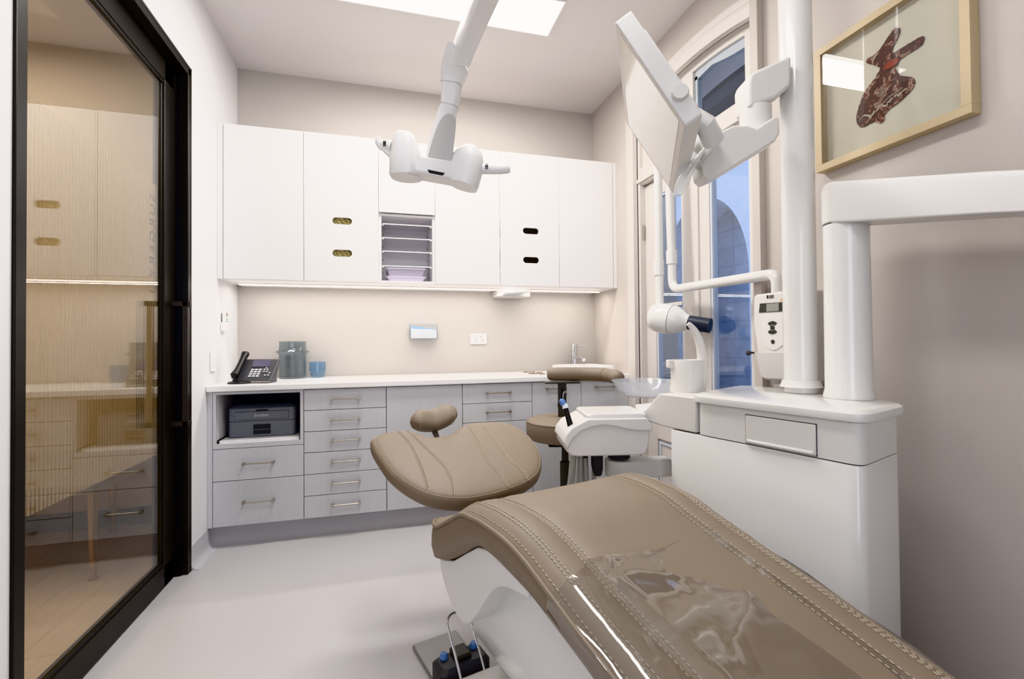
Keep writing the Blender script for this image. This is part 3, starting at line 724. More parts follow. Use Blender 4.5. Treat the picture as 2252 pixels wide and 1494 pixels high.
# mask dispenser on the back wall
a, b = on_y(900, 712, YB), on_y(960, 746, YB)
t = thing('mask_holder', 'clear wall holder of pale blue face masks on backsplash', 'holder', ((a.x+b.x)/2, YB-.0008, (a.z+b.z)/2))
hw, hh = (b.x-a.x)/2, (a.z-b.z)/2
bm = bmesh.new(); box(bm, -hw, hw, -.003, 0, -hh, hh); box(bm, -hw, -hw+.003, -.09, -.003, -hh, hh); box(bm, hw-.003, hw, -.09, -.003, -hh, hh); box(bm, -hw, hw, -.09, -.003, -hh, -hh+.003)
box(bm, -hw+.003, hw-.003, -.09, -.087, -hh+.003, hh-.025); finish('acrylic_case', bm, M['pane'], t)
M_mask = []
for k in range(6):
    bm = bmesh.new(); n = 20; y = -.020-.010*k
    top = lambda u: hh-.022-.018*u-.003*k+.004*math.sin(u*5+k)
    A_ = [(-hw+.008+(2*hw-.016)*i/n, -hh+.006) for i in range(n+1)]; B_ = [(-hw+.008+(2*hw-.016)*i/n, top(i/n)) for i in range(n+1)]
    V = [[bm.verts.new((x, yy+.002*math.sin(x*60+k), z)) for x, z in L] for L in (A_, B_) for yy in (y, y-.007)]
    for i in range(n):
        bm.faces.new((V[0][i], V[0][i+1], V[2][i+1], V[2][i])); bm.faces.new((V[1][i], V[3][i], V[3][i+1], V[1][i+1])); bm.faces.new((V[2][i], V[2][i+1], V[3][i+1], V[3][i])); bm.faces.new((V[0][i], V[1][i], V[1][i+1], V[0][i+1]))
    o = finish('face_mask', bm, M['mask'] if k < 4 else M['maskw'], smooth=30); o.location = t.location
    o['label'] = ('pale blue pleated face mask standing in the wall holder' if k < 4 else 'white pleated face mask at the front of the wall holder'); o['category'] = 'face mask'; o['group'] = 'face masks in the wall holder'
# power outlet
a, b = on_y(1034, 734, YB), on_y(1070, 757, YB)
t = thing('power_outlet', 'white double power outlet on the backsplash', 'outlet', ((a.x+b.x)/2, YB-.0008, (a.z+b.z)/2))
hw, hh = (b.x-a.x)/2, (a.z-b.z)/2
finish('plate', BX(-hw, hw, -.009, 0, -hh, hh), M['outlet'], t, bevel=.003)
bm = bmesh.new(); box(bm, -.022, -.010, -.0125, -.0085, .006, .022); box(bm, .010, .022, -.0125, -.0085, .006, .022); finish('rocker', bm, M['unit_g'], t, bevel=.001)
for s in (-.03, .022):
    bm = bmesh.new(); box(bm, s, s+.003, -.0098, -.0085, -.016, -.006); box(bm, s+.012, s+.015, -.0098, -.0085, -.016, -.006); box(bm, s+.006, s+.009, -.0098, -.0085, -.024, -.016); finish('socket_slot', bm, M['dark2'], t)
# light switch and remote on the left wall
a, b = on_x(461, 773, XL), on_x(471, 816, XL)
t = thing('light_switch', 'white light switch plate low on the left wall by the phone', 'switch', (XL+.0008, (a.y+b.y)/2, (a.z+b.z)/2))
finish('plate', BX(0, .009, -.037, .037, -.058, .058), M['outlet'], t, bevel=.003)
finish('rocker', BX(.009, .0125, -.010, .010, -.018, .018), M['outlet'], t, bevel=.001)
a, b = on_x(483, 686, XL), on_x(494, 729, XL)
t = thing('remote_control', 'white remote control clipped to left wall above the phone', 'remote', (XL+.0008, (a.y+b.y)/2, (a.z+b.z)/2))
finish('cradle', BX(0, .022, -.033, .033, -.058, -.005), M['outlet'], t, bevel=.003)
bm = bmesh.new(); prism(bm, [(.006, y, z) for y, z in rrect(-.024, .024, -.05, .062, .008)], (.018, 0, 0)); p = finish('handset', bm, M['outlet'], t, bevel=.002)
finish('display', BX(.0242, .0252, -.016, .016, .03, .054), M['olive'], t)
bm = bmesh.new()
for z in (.016, .002): box(bm, .0242, .0255, -.012, -.003, z-.004, z+.004); box(bm, .0242, .0255, .003, .012, z-.004, z+.004)
finish('button', bm, mat('green_button', srgb(110, 170, 140), .5), t)
t = thing('air_remote_label', 'x', 'x')
bpy.data.objects.remove(t)
# basin, tap
p = on_z(1283, 812, .9)
bx, by = 1.40, 3.17
t = thing('wash_basin', 'white rounded basin set on the right end of the worktop', 'basin', (bx, by, ZW))
bm = bmesh.new(); hx, hy_ = .185, .19
R_ = lambda e, z, r=.06: [(a, b, z) for a, b in rrect(-hx-e, hx+e, -hy_-e, hy_+e, r)]
loft(bm, [R_(-.02, 0), R_(-.004, .02), R_(0, .045), R_(0, .05), R_(-.006, .053), R_(-.016, .05), R_(-.022, .02), R_(-.06, .006, .05)])
finish('bowl', bm, M['porc'], t, smooth=50)
bm = bmesh.new(); lathe(bm, [(.018, .0065), (.018, .009), (.002, .0095)], (0, 0, 0), 20); finish('waste', bm, M['chrome'], t)
q = on_y(1265, 797, 3.40)
t = thing('basin_tap', 'chrome pillar mixer tap behind the basin', 'tap', (q.x, 3.415, ZW))
bm = bmesh.new(); lathe(bm, [(.027, 0), (.027, .004), (.022, .006), (.022, .20), (.020, .204)], (0, 0, 0), 24); finish('column', bm, M['chrome'], t)
bm = bmesh.new(); tube(bm, smooth_path([(0, -.015, .10), (.02, -.10, .10), (.022, -.13, .085)], .02), .0135, 14); finish('spout', bm, M['chrome'], t)
bm = bmesh.new(); tube(bm, [(.0, 0, .196), (.055, -.02, .198), (.10, -.035, .199)], [.006, .004, .0035], 10); finish('lever', bm, M['chrome'], t)
# round hole covers in the worktop
M['bronze'] = mat('bronze_ring', srgb(146, 124, 102), .35, .8)
for i, (px_, py_) in enumerate(((1157, 819), (1170, 819), (1177, 822), (1187, 820), (1192, 823), (1169, 822.5))):
    q = on_z(px_, py_, ZW); bm = bmesh.new()
    lathe(bm, [(.0235, 0), (.0235, .003), (.020, .0045), (.015, .0045), (.013, .002), (.0005, .002)], q, 24)
    tag(finish('metal_disc', bm, M['bronze'], smooth=40), 'small round bronze disc lying on the worktop left of the basin', 'disc', 'bronze discs on the worktop')

# ================================================================== CEILING LIGHT
zl = ZC-.012
a = on_z(1205, 80, zl); c = on_z(1232, 8, zl)
lx1, ly1 = a.x+.0, a.y
t = thing('ceiling_light', 'large rectangular LED panel light on the ceiling', 'light', (lx1-.6, ly1-.15, ZC))
finish('diffuser', BX(-.592, .592, -.142, .142, -.014, -.004), M['led'], t)
bm = bmesh.new()
box(bm, -.6, .6, .142, .15, -.016, -.0005); box(bm, -.6, .6, -.15, -.142, -.016, -.0005); box(bm, .592, .6, -.142, .142, -.016, -.0005); box(bm, -.6, -.592, -.142, .142, -.016, -.0005)
finish('frame', bm, M['carc_w'], t)

# ================================================================== DENTAL CHAIR (local x across, local y towards the head)
ANG = math.radians(14.2)
av = Vector((-math.sin(ANG), math.cos(ANG), 0)); bv = Vector((math.cos(ANG), math.sin(ANG), 0))
A0 = on_z(1011, 1133, .68); A0.z = 0
def CL(P): d = P-A0; return Vector((d.dot(bv), d.dot(av), P.z))
chair = thing('dental_chair', 'reclined taupe leather dental chair with white base and stitched pads', 'dental chair', A0, ANG)
def interp(tab, x):
    if x >= tab[0][0]: return tab[0][1]
    for (x0, y0), (x1, y1) in zip(tab, tab[1:]):
        if x >= x1: return y0+(y1-y0)*(x-x0)/(x1-x0)
    return tab[-1][1]
def spl(tab, n=10):
    """smooth a table of (u, value) by catmull"""
    P = catmull([(u, v, 0) for u, v in tab], n); return [(p.x, p.y) for p in P]
TOP = spl([(.288, .530), (.2865, .543), (.279, .560), (.265, .574), (.24, .582), (.21, .584), (.17, .592), (.09, .634), (.0, .680), (-.07, .692), (-.14, .694), (-.23, .686), (-.33, .658), (-.45, .622), (-.59, .584), (-.78, .526), (-1.0, .462), (-1.3, .378), (-1.42, .345)])
BOT = spl([(.288, .524), (.286, .510), (.277, .496), (.25, .486), (.21, .480), (.13, .505), (.02, .566), (-.06, .615), (-.13, .632), (-.26, .615), (-.40, .585), (-.53, .552), (-.78, .47), (-1.0, .405), (-1.3, .32), (-1.42, .30)])
def WL(u): return .0+.02*min(1, max(0, (-.05-u)/.25))+(.10*(1-math.sqrt(max(0, 1-min(1, (u-.188)/.1005)**2))) if u > .188 else 0)+(.06*max(0, (-1.2-u)/.2)**2)
CW = .622
us = []
u = .2878
while u > -1.40: us.append(u); u -= .0015 if u > .28 else (.005 if u > .2 else .018)
def section(u, s0=0):
    zt, zb, l = interp(TOP, u), interp(BOT, u), WL(u); r = CW-l; W_ = r-l
    rise = .020*min(1, max(0, (.27-u)/.2))+.004*min(1, max(0, (.288-u)/.03))
    pan = max(0, min(1, (.08-u)/.12))
    k_ = min(1, (zt-zb)/.06); prof = [(.0, zt-.012*k_), (.002, zt-.004*k_), (.007, zt), (.016, zt+.006*k_), (.03, zt+rise*.66), (.05, zt+rise*.95), (.075, zt+rise*1.05), (.100, zt+rise*1.0), (.112, zt+rise*.92-.006*pan), (.119, zt+rise*.92-.002*pan), (.15, zt+rise*.92+.004*pan), (.22, zt+rise*.95)]
    L = [(l+x, z) for x, z in prof]; Rr = [(r-x, z) for x, z in prof[::-1]]
    th = zt-zb
    bot = [(r+.003, zt-.3*th), (r+.004, zt-.6*th), (r-.004, zb+.10*th), (r-.022, zb+.02*th), (r-.1, zb), (l+.1, zb), (l+.022, zb+.02*th), (l+.004, zb+.10*th), (l-.004, zt-.6*th), (l-.003, zt-.3*th)]
    return [(x, u, z) for x, z in L+Rr+bot]
bm = bmesh.new(); rings = [section(u) for u in us]
# soft closing of the rear end
loft(bm, rings)
seat = finish('seat', bm, M['leather'], chair, smooth=70)
def surf(x, u, dz=.0012):
    s = section(u); pts = [(p[0], p[2]) for p in s[:24]]
    for (x0, z0), (x1, z1) in zip(pts, pts[1:]):
        if x0 <= x <= x1: return Vector((x, u, z0+(z1-z0)*(x-x0)/max(1e-6, x1-x0)+dz))
    return Vector((x, u, pts[0][1]+dz))
ur = [.2865, .284, .28, .274]+[.262-.016*i for i in range(104)]
bm = bmesh.new()
for side in (0, 1):
    for off in (.045, .054):
        stitches(bm, [surf(WL(u)+off if not side else CW-WL(u)-off, u) for u in ur if u < .20])
    for off in (.104, .121):
        stitches(bm, [surf(WL(u)+off if not side else CW-WL(u)-off, u) for u in ur if u < .02])
    stitches(bm, [Vector(((WL(u)+.0185) if not side else (CW-WL(u)-.0185), u, interp(TOP, u)+.0088)) for u in ur if u < .0], gap=.006)
finish('stitching', bm, M['thread'], seat)
bm = bmesh.new()                             # piping along both upper edges and round the rear
pL = [Vector((WL(u)+.004, u, interp(TOP, u)-.0005)) for u in ur]; pR = [Vector((CW-WL(u)-.004, u, interp(TOP, u)-.0005)) for u in ur]
tube(bm, catmull(pL[::-1]+[Vector((.12, .288, .545)), Vector((.2, .288, .544)), Vector((.42, .288, .544)), Vector((.50, .288, .545))]+pR, 3), .0062, 8)
finish('piping', bm, M['leather'], seat)
# backrest ----------------------------------------------------------
PH_ = math.radians(22); uB = .36
dv = av*math.cos(PH_)+Vector((0, 0, 1))*math.sin(PH_); nb = bv.cross(dv)
Ctr = A0+bv*.311
PB = on_p(1000, 1103, Ctr+av*uB, av)
outl_px = [(1000, 1103), (930, 1090), (865, 1050), (830, 1005), (815, 975), (822, 962), (855, 952), (895, 951), (925, 962), (950, 965), (985, 960), (1010, 945), (1030, 934), (1070, 930), (1110, 931), (1150, 948), (1180, 980), (1192, 1010), (1188, 1040), (1165, 1062), (1120, 1082), (1060, 1098)]
def BP(x, y): Q = on_p(x, y, PB, nb); return ((Q-Ctr).dot(bv), (Q-PB).dot(dv))
ol = [BP(*p) for p in outl_px]
ol = [(p.x, p.y) for p in catmull([(a, b, 0) for a, b in ol], 6, closed=True)]
bc = (-.04, .19)
zB = CL(PB).z
def B3(w, v, h=0):
    P = Ctr+bv*w+dv*v+nb*h+(PB-Ctr-bv*((PB-Ctr).dot(bv)))
    return CL(P)
def ring(s, h): return [B3(bc[0]+(w-bc[0])*s, bc[1]+(v-bc[1])*s, h) for w, v in ol]
TH = .066
bm = bmesh.new()
crown = lambda s: .006+.016*(1-s*s)
R0 = loft(bm, [ring(.6, -TH-.006), ring(.8, -TH), ring(.90, -TH+.006), ring(.965, -TH+.020), ring(.992, -TH*.55), ring(1.0, -.014), ring(.993, -.003), ring(.98, .003), ring(.972, .0045), ring(.955, .009), ring(.9, .013), ring(.8, .0165), ring(.6, .020), ring(.4, .022), ring(.2, .0225), ring(.06, .0225)])
back = finish('backrest', bm, M['leather'], chair, smooth=80)
bm = bmesh.new()
rr = ring(.963, .0080); stitches(bm, rr+rr[:1], gap=.004)
def bh(w, v):
    best = 1e9
    import cmath
    a = math.atan2(v-bc[1], w-bc[0]); d = math.hypot(w-bc[0], v-bc[1])
    for (x, y), (x2, y2) in zip(ol, ol[1:]+ol[:1]):
        a1, a2 = math.atan2(y-bc[1], x-bc[0]), math.atan2(y2-bc[1], x2-bc[0])
        df = (a-a1+PI) % (2*PI)-PI; dt = (a2-a1+PI) % (2*PI)-PI
        if dt != 0 and 0 <= df/dt <= 1:
            R_ = math.hypot(x-bc[0], y-bc[1]); s = d/R_; break
    else: s = .5
    tab = [(1.0, -.014), (.993, -.003), (.98, .003), (.972, .0045), (.955, .009), (.9, .013), (.8, .0165), (.6, .020), (.4, .022), (.2, .0225), (0, .0225)]
    return interp(tab, s)
seams = [[(876, 954), (900, 985), (922, 1030), (936, 1070), (943, 1101)], [(897, 953), (930, 990), (970, 1030), (990, 1065), (996, 1102)], [(1026, 937), (1045, 972), (1068, 1020), (1095, 1050), (1120, 1081)], [(1056, 932), (1080, 968), (1115, 1015), (1145, 1042), (1163, 1061)]]
for sm in seams:
    pp = catmull([(a, b, 0) for a, b in (BP(*p) for p in sm)], 8)
    for dx in (-.0045, .0045):
        stitches(bm, [B3(p.x+dx, p.y, bh(p.x+dx, p.y)+.0012) for p in pp if bh(p.x+dx, p.y) > .0078])
finish('stitching', bm, M['thread'], back)
bm = bmesh.new()                             # raised welts along the seams
for sm in seams:
    pp = catmull([(a, b, 0) for a, b in (BP(*p) for p in sm)], 8)
    tube(bm, [B3(p.x, p.y, bh(p.x, p.y)-.0022) for p in pp if bh(p.x, p.y) > .006], .0042, 8)
finish('seam_welt', bm, M['leather'], back)
# bracket between seat and backrest
bm = bmesh.new()
q0 = B3(.0, .06, -TH); q1 = Vector((.311, .20, .50))
prism(bm, [(.22, q0.y, q0.z-.012), (.22, q0.y+.12, q0.z+.03), (.22, q0.y+.12, q0.z+.0), (.22, .22, .46), (.22, .16, .50)], (.18, 0, 0)); finish('back_hinge', bm, M['dark2'], chair, bevel=.006)
# headrest -----------------------------------------------------------
hQ = on_p(953, 923, A0+av*.86, av); hL = CL(hQ); sc = (hQ-CAM).dot(fwd)/F_PX
hw = 54*sc
hd = Vector((0, math.cos(math.radians(48)), math.sin(math.radians(48)))); hn = Vector((0, -math.sin(math.radians(48)), math.cos(math.radians(48))))
bm = bmesh.new(); rings = []
N = 26
for i in range(N+1):
    s = -1+2*i/N
    e = math.sqrt(max(0.0, 1-abs(s)**3.2))
    top_ = .056+.006*math.cos((s)*PI*1.9+PI)*.8+.005*s; lo = -.062+.012*abs(s)
    hh = max(.004, .9*e); sag = .018*(1-math.cos(min(1, abs(s))*PI))/2
    thk = .036+.010*abs(s)
    ring_ = []
    for k in range(24):
        a = 2*PI*k/24; ca, sa = math.cos(a), math.sin(a)
        ca = math.copysign(abs(ca)**.75, ca); sa = math.copysign(abs(sa)**.75, sa)
        y_ = (top_ if ca > 0 else -lo)*ca*hh
        z_ = thk*sa*hh+(sag if sa > 0 else sag*.6)
        ring_.append(hL+Vector((s*hw, 0, 0))+hd*y_+hn*z_+Vector((0, 0, .010*s)))
    rings.append(ring_)
loft(bm, rings); hr = finish('headrest', bm, M['leather'], chair, smooth=80)
bm = bmesh.new()
for s in (-.62, .72):
    i = int((s+1)/2*N); rr = [rings[i][k]+(rings[i][k]-sum((Vector(p) for p in rings[i]), Vector())/24).normalized()*.0012 for k in range(24)]
    stitches(bm, rr+rr[:1], r=.001)
    rr2 = [Vector((.008, 0, 0))+p for p in rr]; stitches(bm, rr2+rr2[:1], r=.001)
finish('stitching', bm, M['thread'], hr)
bm = bmesh.new(); bp0 = B3(bc[0]-.045, .36, -.03); 
tube(bm, [bp0, bp0.lerp(hL, .5)+Vector((0, 0, -.035)), hL-hn*.03], .014, 12); box(bm, bp0.x-.035, bp0.x+.035, bp0.y-.02, bp0.y+.04, bp0.z-.012, bp0.z+.016)
finish('headrest_stem', bm, M['chrome'], chair, bevel=.004)
# white side shells, lift arm, base ------------------------------------
def cprism(name, pts, w0, w1, m, bevel=.02, seg=4):
    bm = bmesh.new(); prism(bm, [(w0, u, z) for u, z in pts], (w1-w0, 0, 0)); return finish(name, bm, m, chair, bevel=bevel, seg=seg, smooth=60)
sp = catmull([(p[0], p[1], 0) for p in [(.205, .482), (.20, .455), (.168, .42), (.13, .395), (.085, .380), (.04, .378), (.0, .395), (-.06, .455), (-.125, .530), (-.19, .575), (-.30, .60)]], 5)
cprism('side_shell', [(p.x, p.y) for p in sp]+[(-.30, .612), (-.13, .632), (-.06, .615), (.02, .567), (.10, .517), (.17, .492)], .022, .60, M['unit2'], .012)
bm = bmesh.new(); ped = []
for z, w0, w1, u0, u1 in ((.075, .235, .40, .245, -.60), (.10, .22, .41, .242, -.65), (.25, .118, .505, .212, -.85), (.33, .098, .525, .16, -.98), (.40, .09, .53, .08, -.90), (.47, .088, .534, -.03, -.72), (.55, .088, .534, -.10, -.45)):
    ped.append([(x, y, z) for x, y in rrect(w0, w1, u1, u0, .03, 5)])
loft(bm, ped); finish('lift_arm', bm, M['unit'], chair, smooth=50)
bm = bmesh.new(); loft(bm, [[(x, y, z) for x, y in rrect(-.03+e, .65-e, -1.2, .25-e, .05, 5)] for z, e in ((.0, 0), (.06, 0), (.074, .006), (.080, .018))]); finish('base_plate', bm, M['unit'], chair, smooth=50)
# clear plastic sheet over the foot end
bm = bmesh.new(); us2 = [-.385-.0125*i for i in range(82)]
V = []
rnd = random.Random(3)
for i, u in enumerate(us2):
    l = WL(u); r = CW-l; row = []
    zt, zb = interp(TOP, u), interp(BOT, u)
    xs = [(l-.008, zt-.062), (l-.0095, zt-.035), (l-.0095, zt-.012), (l-.005, zt+.004)]+[None]*40+[(r+.005, zt+.004), (r+.0095, zt-.012), (r+.0095, zt-.035), (r+.008, zt-.062)]
    for k, e in enumerate(xs):
        if e is None:
            t_ = (k-4)/39; x = l+.006+(r-l-.012)*t_
            # stretched over the bolsters, slack in the middle, a few long folds
            b1, b2 = surf(l+.06, u).z, surf(x, u).z
            z = max(b2+.003, surf(l+.06, u).z+.0035 if .085 < x-l < CW-2*l-.085 else b2+.003)
            ctr_ = max(0, math.sin(PI*min(1, max(0, (x-l-.04)/(r-l-.08)))))
            z += ctr_*(.005*math.sin(11*x+7*u)*math.sin(5*u+3*x)+.004*max(0, math.sin(17*(x+.8*u)+2*math.sin(6*u)))**4+.0035*max(0, math.sin(23*u-11*x))**6+.003*math.sin(36*u+9*x)*math.exp(-((u+.42)/.06)**2))
            row.append(bm.verts.new((x, u+(.012*math.sin(x*17)+.02*math.sin(x*7+1) if i == 0 else 0)+.05*x, max(z, b2+.002))))
        else:
            row.append(bm.verts.new((e[0], u, e[1]+.0025*math.sin(u*33))))
    V.append(row)
for a_, b_ in zip(V, V[1:]):
    for k in range(len(a_)-1): bm.faces.new((a_[k], a_[k+1], b_[k+1], b_[k]))
o = finish('plastic_cover', bm, M['vinyl'], smooth=180); o.location = A0; o.rotation_euler = (0, 0, ANG)
tag(o, 'clear plastic sheet draped over the foot end of the dental chair', 'cover')

# ------------------------------------------------------------------ foot control on the floor
zp = .018
fc = [on_z(907, 1417, zp), on_z(990, 1388, zp), on_z(1078, 1447, zp)]
ex = (fc[1]-fc[0]).normalized(); ey_ = Vector((ex.y, -ex.x, 0))
o0 = Vector((fc[0].x, fc[0].y, 0))
fs = .06
t = thing('foot_control', 'foot control with blue buttons, black box and wire hoop on floor plate', 'foot pedal', o0, math.atan2(ex.y, ex.x))
wl = (fc[1]-fc[0]).length*1.15
bm = bmesh.new(); prism(bm, [(0, 0, 0), (wl, 0, 0), (wl, -.38, 0), (0, -.38, 0)], (0, 0, .016)); finish('plate', bm, M['grey_m'], t, bevel=.004)
bm = bmesh.new(); loft(bm, [[(a, b, .016) for a, b in rrect(.0, wl+.005, -.225-fs, -.125-fs, .02)], [(a, b, .062) for a, b in rrect(.0, wl+.005, -.225-fs, -.125-fs, .02)], [(a, b, .078) for a, b in rrect(.012, wl-.006, -.215-fs, -.140-fs, .02)]])
finish('pedal_box', bm, M['dark'], t, bevel=.003)
bm = bmesh.new(); box(bm, wl*.36, wl*.68, -.2-fs, -.135-fs, .074, .094); finish('rocker', bm, M['dark2'], t, bevel=.006)
for x in (.035, wl-.028):
    bm = bmesh.new(); lathe(bm, [(.014, .07), (.0135, .088), (.010, .094), (.001, .096)], (x, -.155-fs, 0), 18); finish('button', bm, M['blue'], t)
bm = bmesh.new(); zt = .20
tube(bm, smooth_path([(.05, -.35, .02), (.05, -.30, .09), (.05, -.19, zt), (wl-.04, -.19, zt), (wl-.04, -.30, .09), (wl-.04, -.35, .02)], .05, 8), .0042, 10); finish('wire_hoop', bm, M['chrome'], t)

# ================================================================== DENTAL UNIT (side tower)
ZU = .94
c1 = on_z(1905, 910, ZU); c2 = on_z(1992, 889, ZU); c3 = on_z(1518, 867, ZU)
unit = thing('dental_unit', 'white dental unit tower with rounded worktop and cuspidor beside the chair', 'dental unit', ((c1.x+c3.x)/2, (c1.y+c3.y)/2, 0))
UO = unit.location.copy()
def U(p): return Vector(p)-UO
back_x = c2.x+.035
pl = [(c1.x, c1.y), (c2.x, c2.y), (back_x, c2.y+.05), (back_x, c3.y+.17), (back_x-.05, c3.y+.21), (c3.x+.16, c3.y+.10), (c3.x, c3.y)]
def round_poly(pts, rs, n=6):
    out = []; k = len(pts)
    for i in range(k):
        p, q, s = Vector(pts[i-1]+(0,)), Vector(pts[i]+(0,)), Vector(pts[(i+1) % k]+(0,))
        r = rs[i]; d1, d2 = (p-q), (s-q); r = min(r, d1.length*.45, d2.length*.45)
        A_, B_ = q+d1.normalized()*r, q+d2.normalized()*r
        for j in range(n+1):
            t_ = j/n; w = A_*(1-t_)**2+q*2*t_*(1-t_)+B_*t_*t_; out.append((w.x, w.y))
    return out
pr_ = round_poly(pl, [.055, .05, .05, .06, .05, .05, .05])
def inset(pts, d):
    c = (sum(p[0] for p in pts)/len(pts), sum(p[1] for p in pts)/len(pts)); out = []; n = len(pts)
    for i in range(n):
        p, q = Vector(pts[i-1]+(0,)), Vector(pts[(i+1) % n]+(0,)); tdir = (q-p).normalized(); nrm = Vector((-tdir.y, tdir.x, 0))
        out.append((pts[i][0]+nrm.x*d, pts[i][1]+nrm.y*d))
    return out
area = sum(pr_[i-1][0]*pr_[i][1]-pr_[i][0]*pr_[i-1][1] for i in range(len(pr_)))
sg = 1 if area > 0 else -1
bm = bmesh.new()
lv = lambda d, z: [U((x, y, z)) for x, y in inset(pr_, d*sg)]
loft(bm, [lv(.012, ZU-.03), lv(.002, ZU-.026), lv(0, ZU-.016), lv(.0015, ZU-.006), lv(.010, ZU)])
finish('worktop', bm, M['unit'], unit, smooth=40)
zs1 = on_p(1895, 1022, Vector((c1.x, c1.y, 0)), fwd).z
ZB = .801
bm = bmesh.new(); loft(bm, [lv(.016, ZB+.002), lv(.016, ZU-.029)]); finish('service_band', bm, M['unit'], unit, smooth=40)
bm = bmesh.new(); loft(bm, [lv(.026, ZB), lv(.016, ZB+.003)]); finish('seam', bm, M['dark'], unit)
# lower body goes further left beneath the cuspidor
fdir = Vector((c3.x-c1.x, c3.y-c1.y, 0)).normalized()
ext = Vector((c3.x, c3.y, 0))+fdir*.115
pl2 = [pl[0], pl[1], pl[2], pl[3], pl[4], (ext.x+.2, ext.y+.10), (ext.x, ext.y)]
pr2 = round_poly(pl2, [.055, .05, .05, .06, .05, .05, .02])
bm = bmesh.new(); lv2 = lambda d, z: [U((x, y, z)) for x, y in inset(pr2, d*sg)]
loft(bm, [lv2(.018, .004), lv2(.016, .01), lv2(.016, ZB-.004), lv2(.018, ZB-.001)]); finish('cabinet_body', bm, M['unit'], unit, smooth=40)
# drawer front set in the long side
nf = Vector((-fdir.y, fdir.x, 0)); nf = nf if nf.x < 0 else -nf
fp0 = Vector((c1.x, c1.y, 0))-nf*.016
dpx = [on_p(x, y, fp0, nf) for x, y in ((1641, 913), (1795, 934), (1795, 1005), (1643, 973))]
s0, s1 = (dpx[0]-fp0).dot(fdir), (dpx[1]-fp0).dot(fdir)
dz0, dz1 = ZB+.006, (dpx[0].z+dpx[1].z)/2
def fpt(s, z, h): return U(fp0+fdir*s+nf*h+Vector((0, 0, z)))
bm = bmesh.new(); prism(bm, [fpt(s0, dz0, -.004), fpt(s1, dz0, -.004), fpt(s1, dz1, -.004), fpt(s0, dz1, -.004)], nf*.0095); d_ = finish('drawer', bm, M['unit2'], unit, bevel=.003)
bm = bmesh.new(); prism(bm, [fpt(s0+.002, dz0-.002, -.003), fpt(s1-.002, dz0-.002, -.003), fpt(s1-.002, dz1+.002, -.003), fpt(s0+.002, dz1+.002, -.003)], nf*.0042); finish('drawer_gap', bm, M['dark'], unit)
bm = bmesh.new(); tube(bm, [fpt(s0-.006, dz0+.006, .004), fpt((s0+s1)/2, dz0+.006, .004), fpt(s1+.006, dz0+.006, .004)], .006, 10); finish('drawer_lip', bm, M['unit'], d_)
# cuspidor block: stepped arm reaching left of the tower
cp = [(1524, 868), (1450, 866), (1415, 904), (1396, 889), (1394, 918), (1458, 941), (1524, 952)]
q3 = [on_p(x, y, fp0, nf) for x, y in cp]
ss = [((q-fp0).dot(fdir), q.z) for q in q3]
ss = [(ss[0][0]-.01, ss[1][1]), (ss[1][0], ss[1][1]), (ss[2][0]-.0, ss[2][1]), (ss[3][0]-.02, ss[2][1]+.006), (ss[3][0], ss[3][1]), (ss[4][0], ss[4][1]), (ss[5][0], ZB+.004), (ss[6][0]-.01, ZB+.003)]
ZCU = ss[1][1]
bm = bmesh.new(); prism(bm, [fpt(s, z, -.002) for s, z in ss], -nf*.27); finish('cuspidor_arm', bm, M['unit2'], unit, bevel=.005, smooth=30)
print('unit corners', [tuple(round(v, 3) for v in c) for c in (c1, c2, c3)], 'seam z', zs1, 'drawer', dz1, [tuple(round(v, 3) for v in q) for q in ss])
# cup stand and curved water spout
cs = on_d(1515, 862, 1.88); 
zb_ = ZCU-.002
base_c = Vector(on_z(1513, 868, zb_)); base_c += Vector((.06, .09, 0))
bm = bmesh.new()
dpt = (base_c-CAM).dot(fwd); mpp = dpt/F_PX
exv = rt0; eyv = Vector((fwd.x, fwd.y, 0)).normalized()
def at_(p, px_, pz, dy=0): return p+exv*(px_*mpp)+eyv*dy+Vector((0, 0, pz*mpp))
ell = lambda cx, rx, ry, z: [U(at_(base_c, cx, z)+exv*(rx*mpp*math.cos(2*PI*k/28))+eyv*(ry*mpp*math.sin(2*PI*k/28))) for k in range(28)]
loft(bm, [ell(0, 36, 40, 0), ell(1, 34, 38, 30), ell(2, 35, 38, 66), ell(2, 33, 36, 70)]); finish('cup_stand', bm, M['unit2'], unit, smooth=50)
bm = bmesh.new(); prism(bm, [U(at_(base_c, -42, z_, 0)-eyv*.02) for z_ in (52, 70)]+[U(at_(base_c, 0, z_, 0)-eyv*.02) for z_ in (70, 52)], eyv*.04); finish('bowl_clip', bm, M['unit2'], unit, bevel=.004)
bm = bmesh.new()
ds = dpt-.02
path = [on_d(x, y, ds) for x, y in ((1538, 866), (1542, 825), (1544, 785), (1538, 752), (1529, 730), (1519, 717), (1513, 712))]
tube(bm, [U(p) for p in catmull(path, 6)], [r*mpp for r in [x.x for x in catmull([(12, 0, 0), (12, 0, 0), (10.5, 0, 0), (9, 0, 0), (7.5, 0, 0), (6, 0, 0), (4.5, 0, 0)], 6)]], 16); finish('water_spout', bm, M['unit2'], unit, smooth=60)
# rinse bowl
bc_ = Vector(on_z(1428, 876, ss[2][1]+.008)); bc_ += Vector((.03, .08, 0))
mb = (bc_-CAM).dot(fwd)/F_PX
bm = bmesh.new(); rr_ = 74*mb
prf = [(.0005, 0), (rr_*.55, .0), (rr_*.72, .010), (rr_*.86, .035), (rr_*.97, .07), (rr_, .075), (rr_*.97, .075), (rr_*.83, .037), (rr_*.70, .014), (rr_*.53, .005), (.0005, .005)]
lathe(bm, prf, U(bc_), 48); finish('rinse_bowl', bm, M['bowl'], unit, smooth=40)

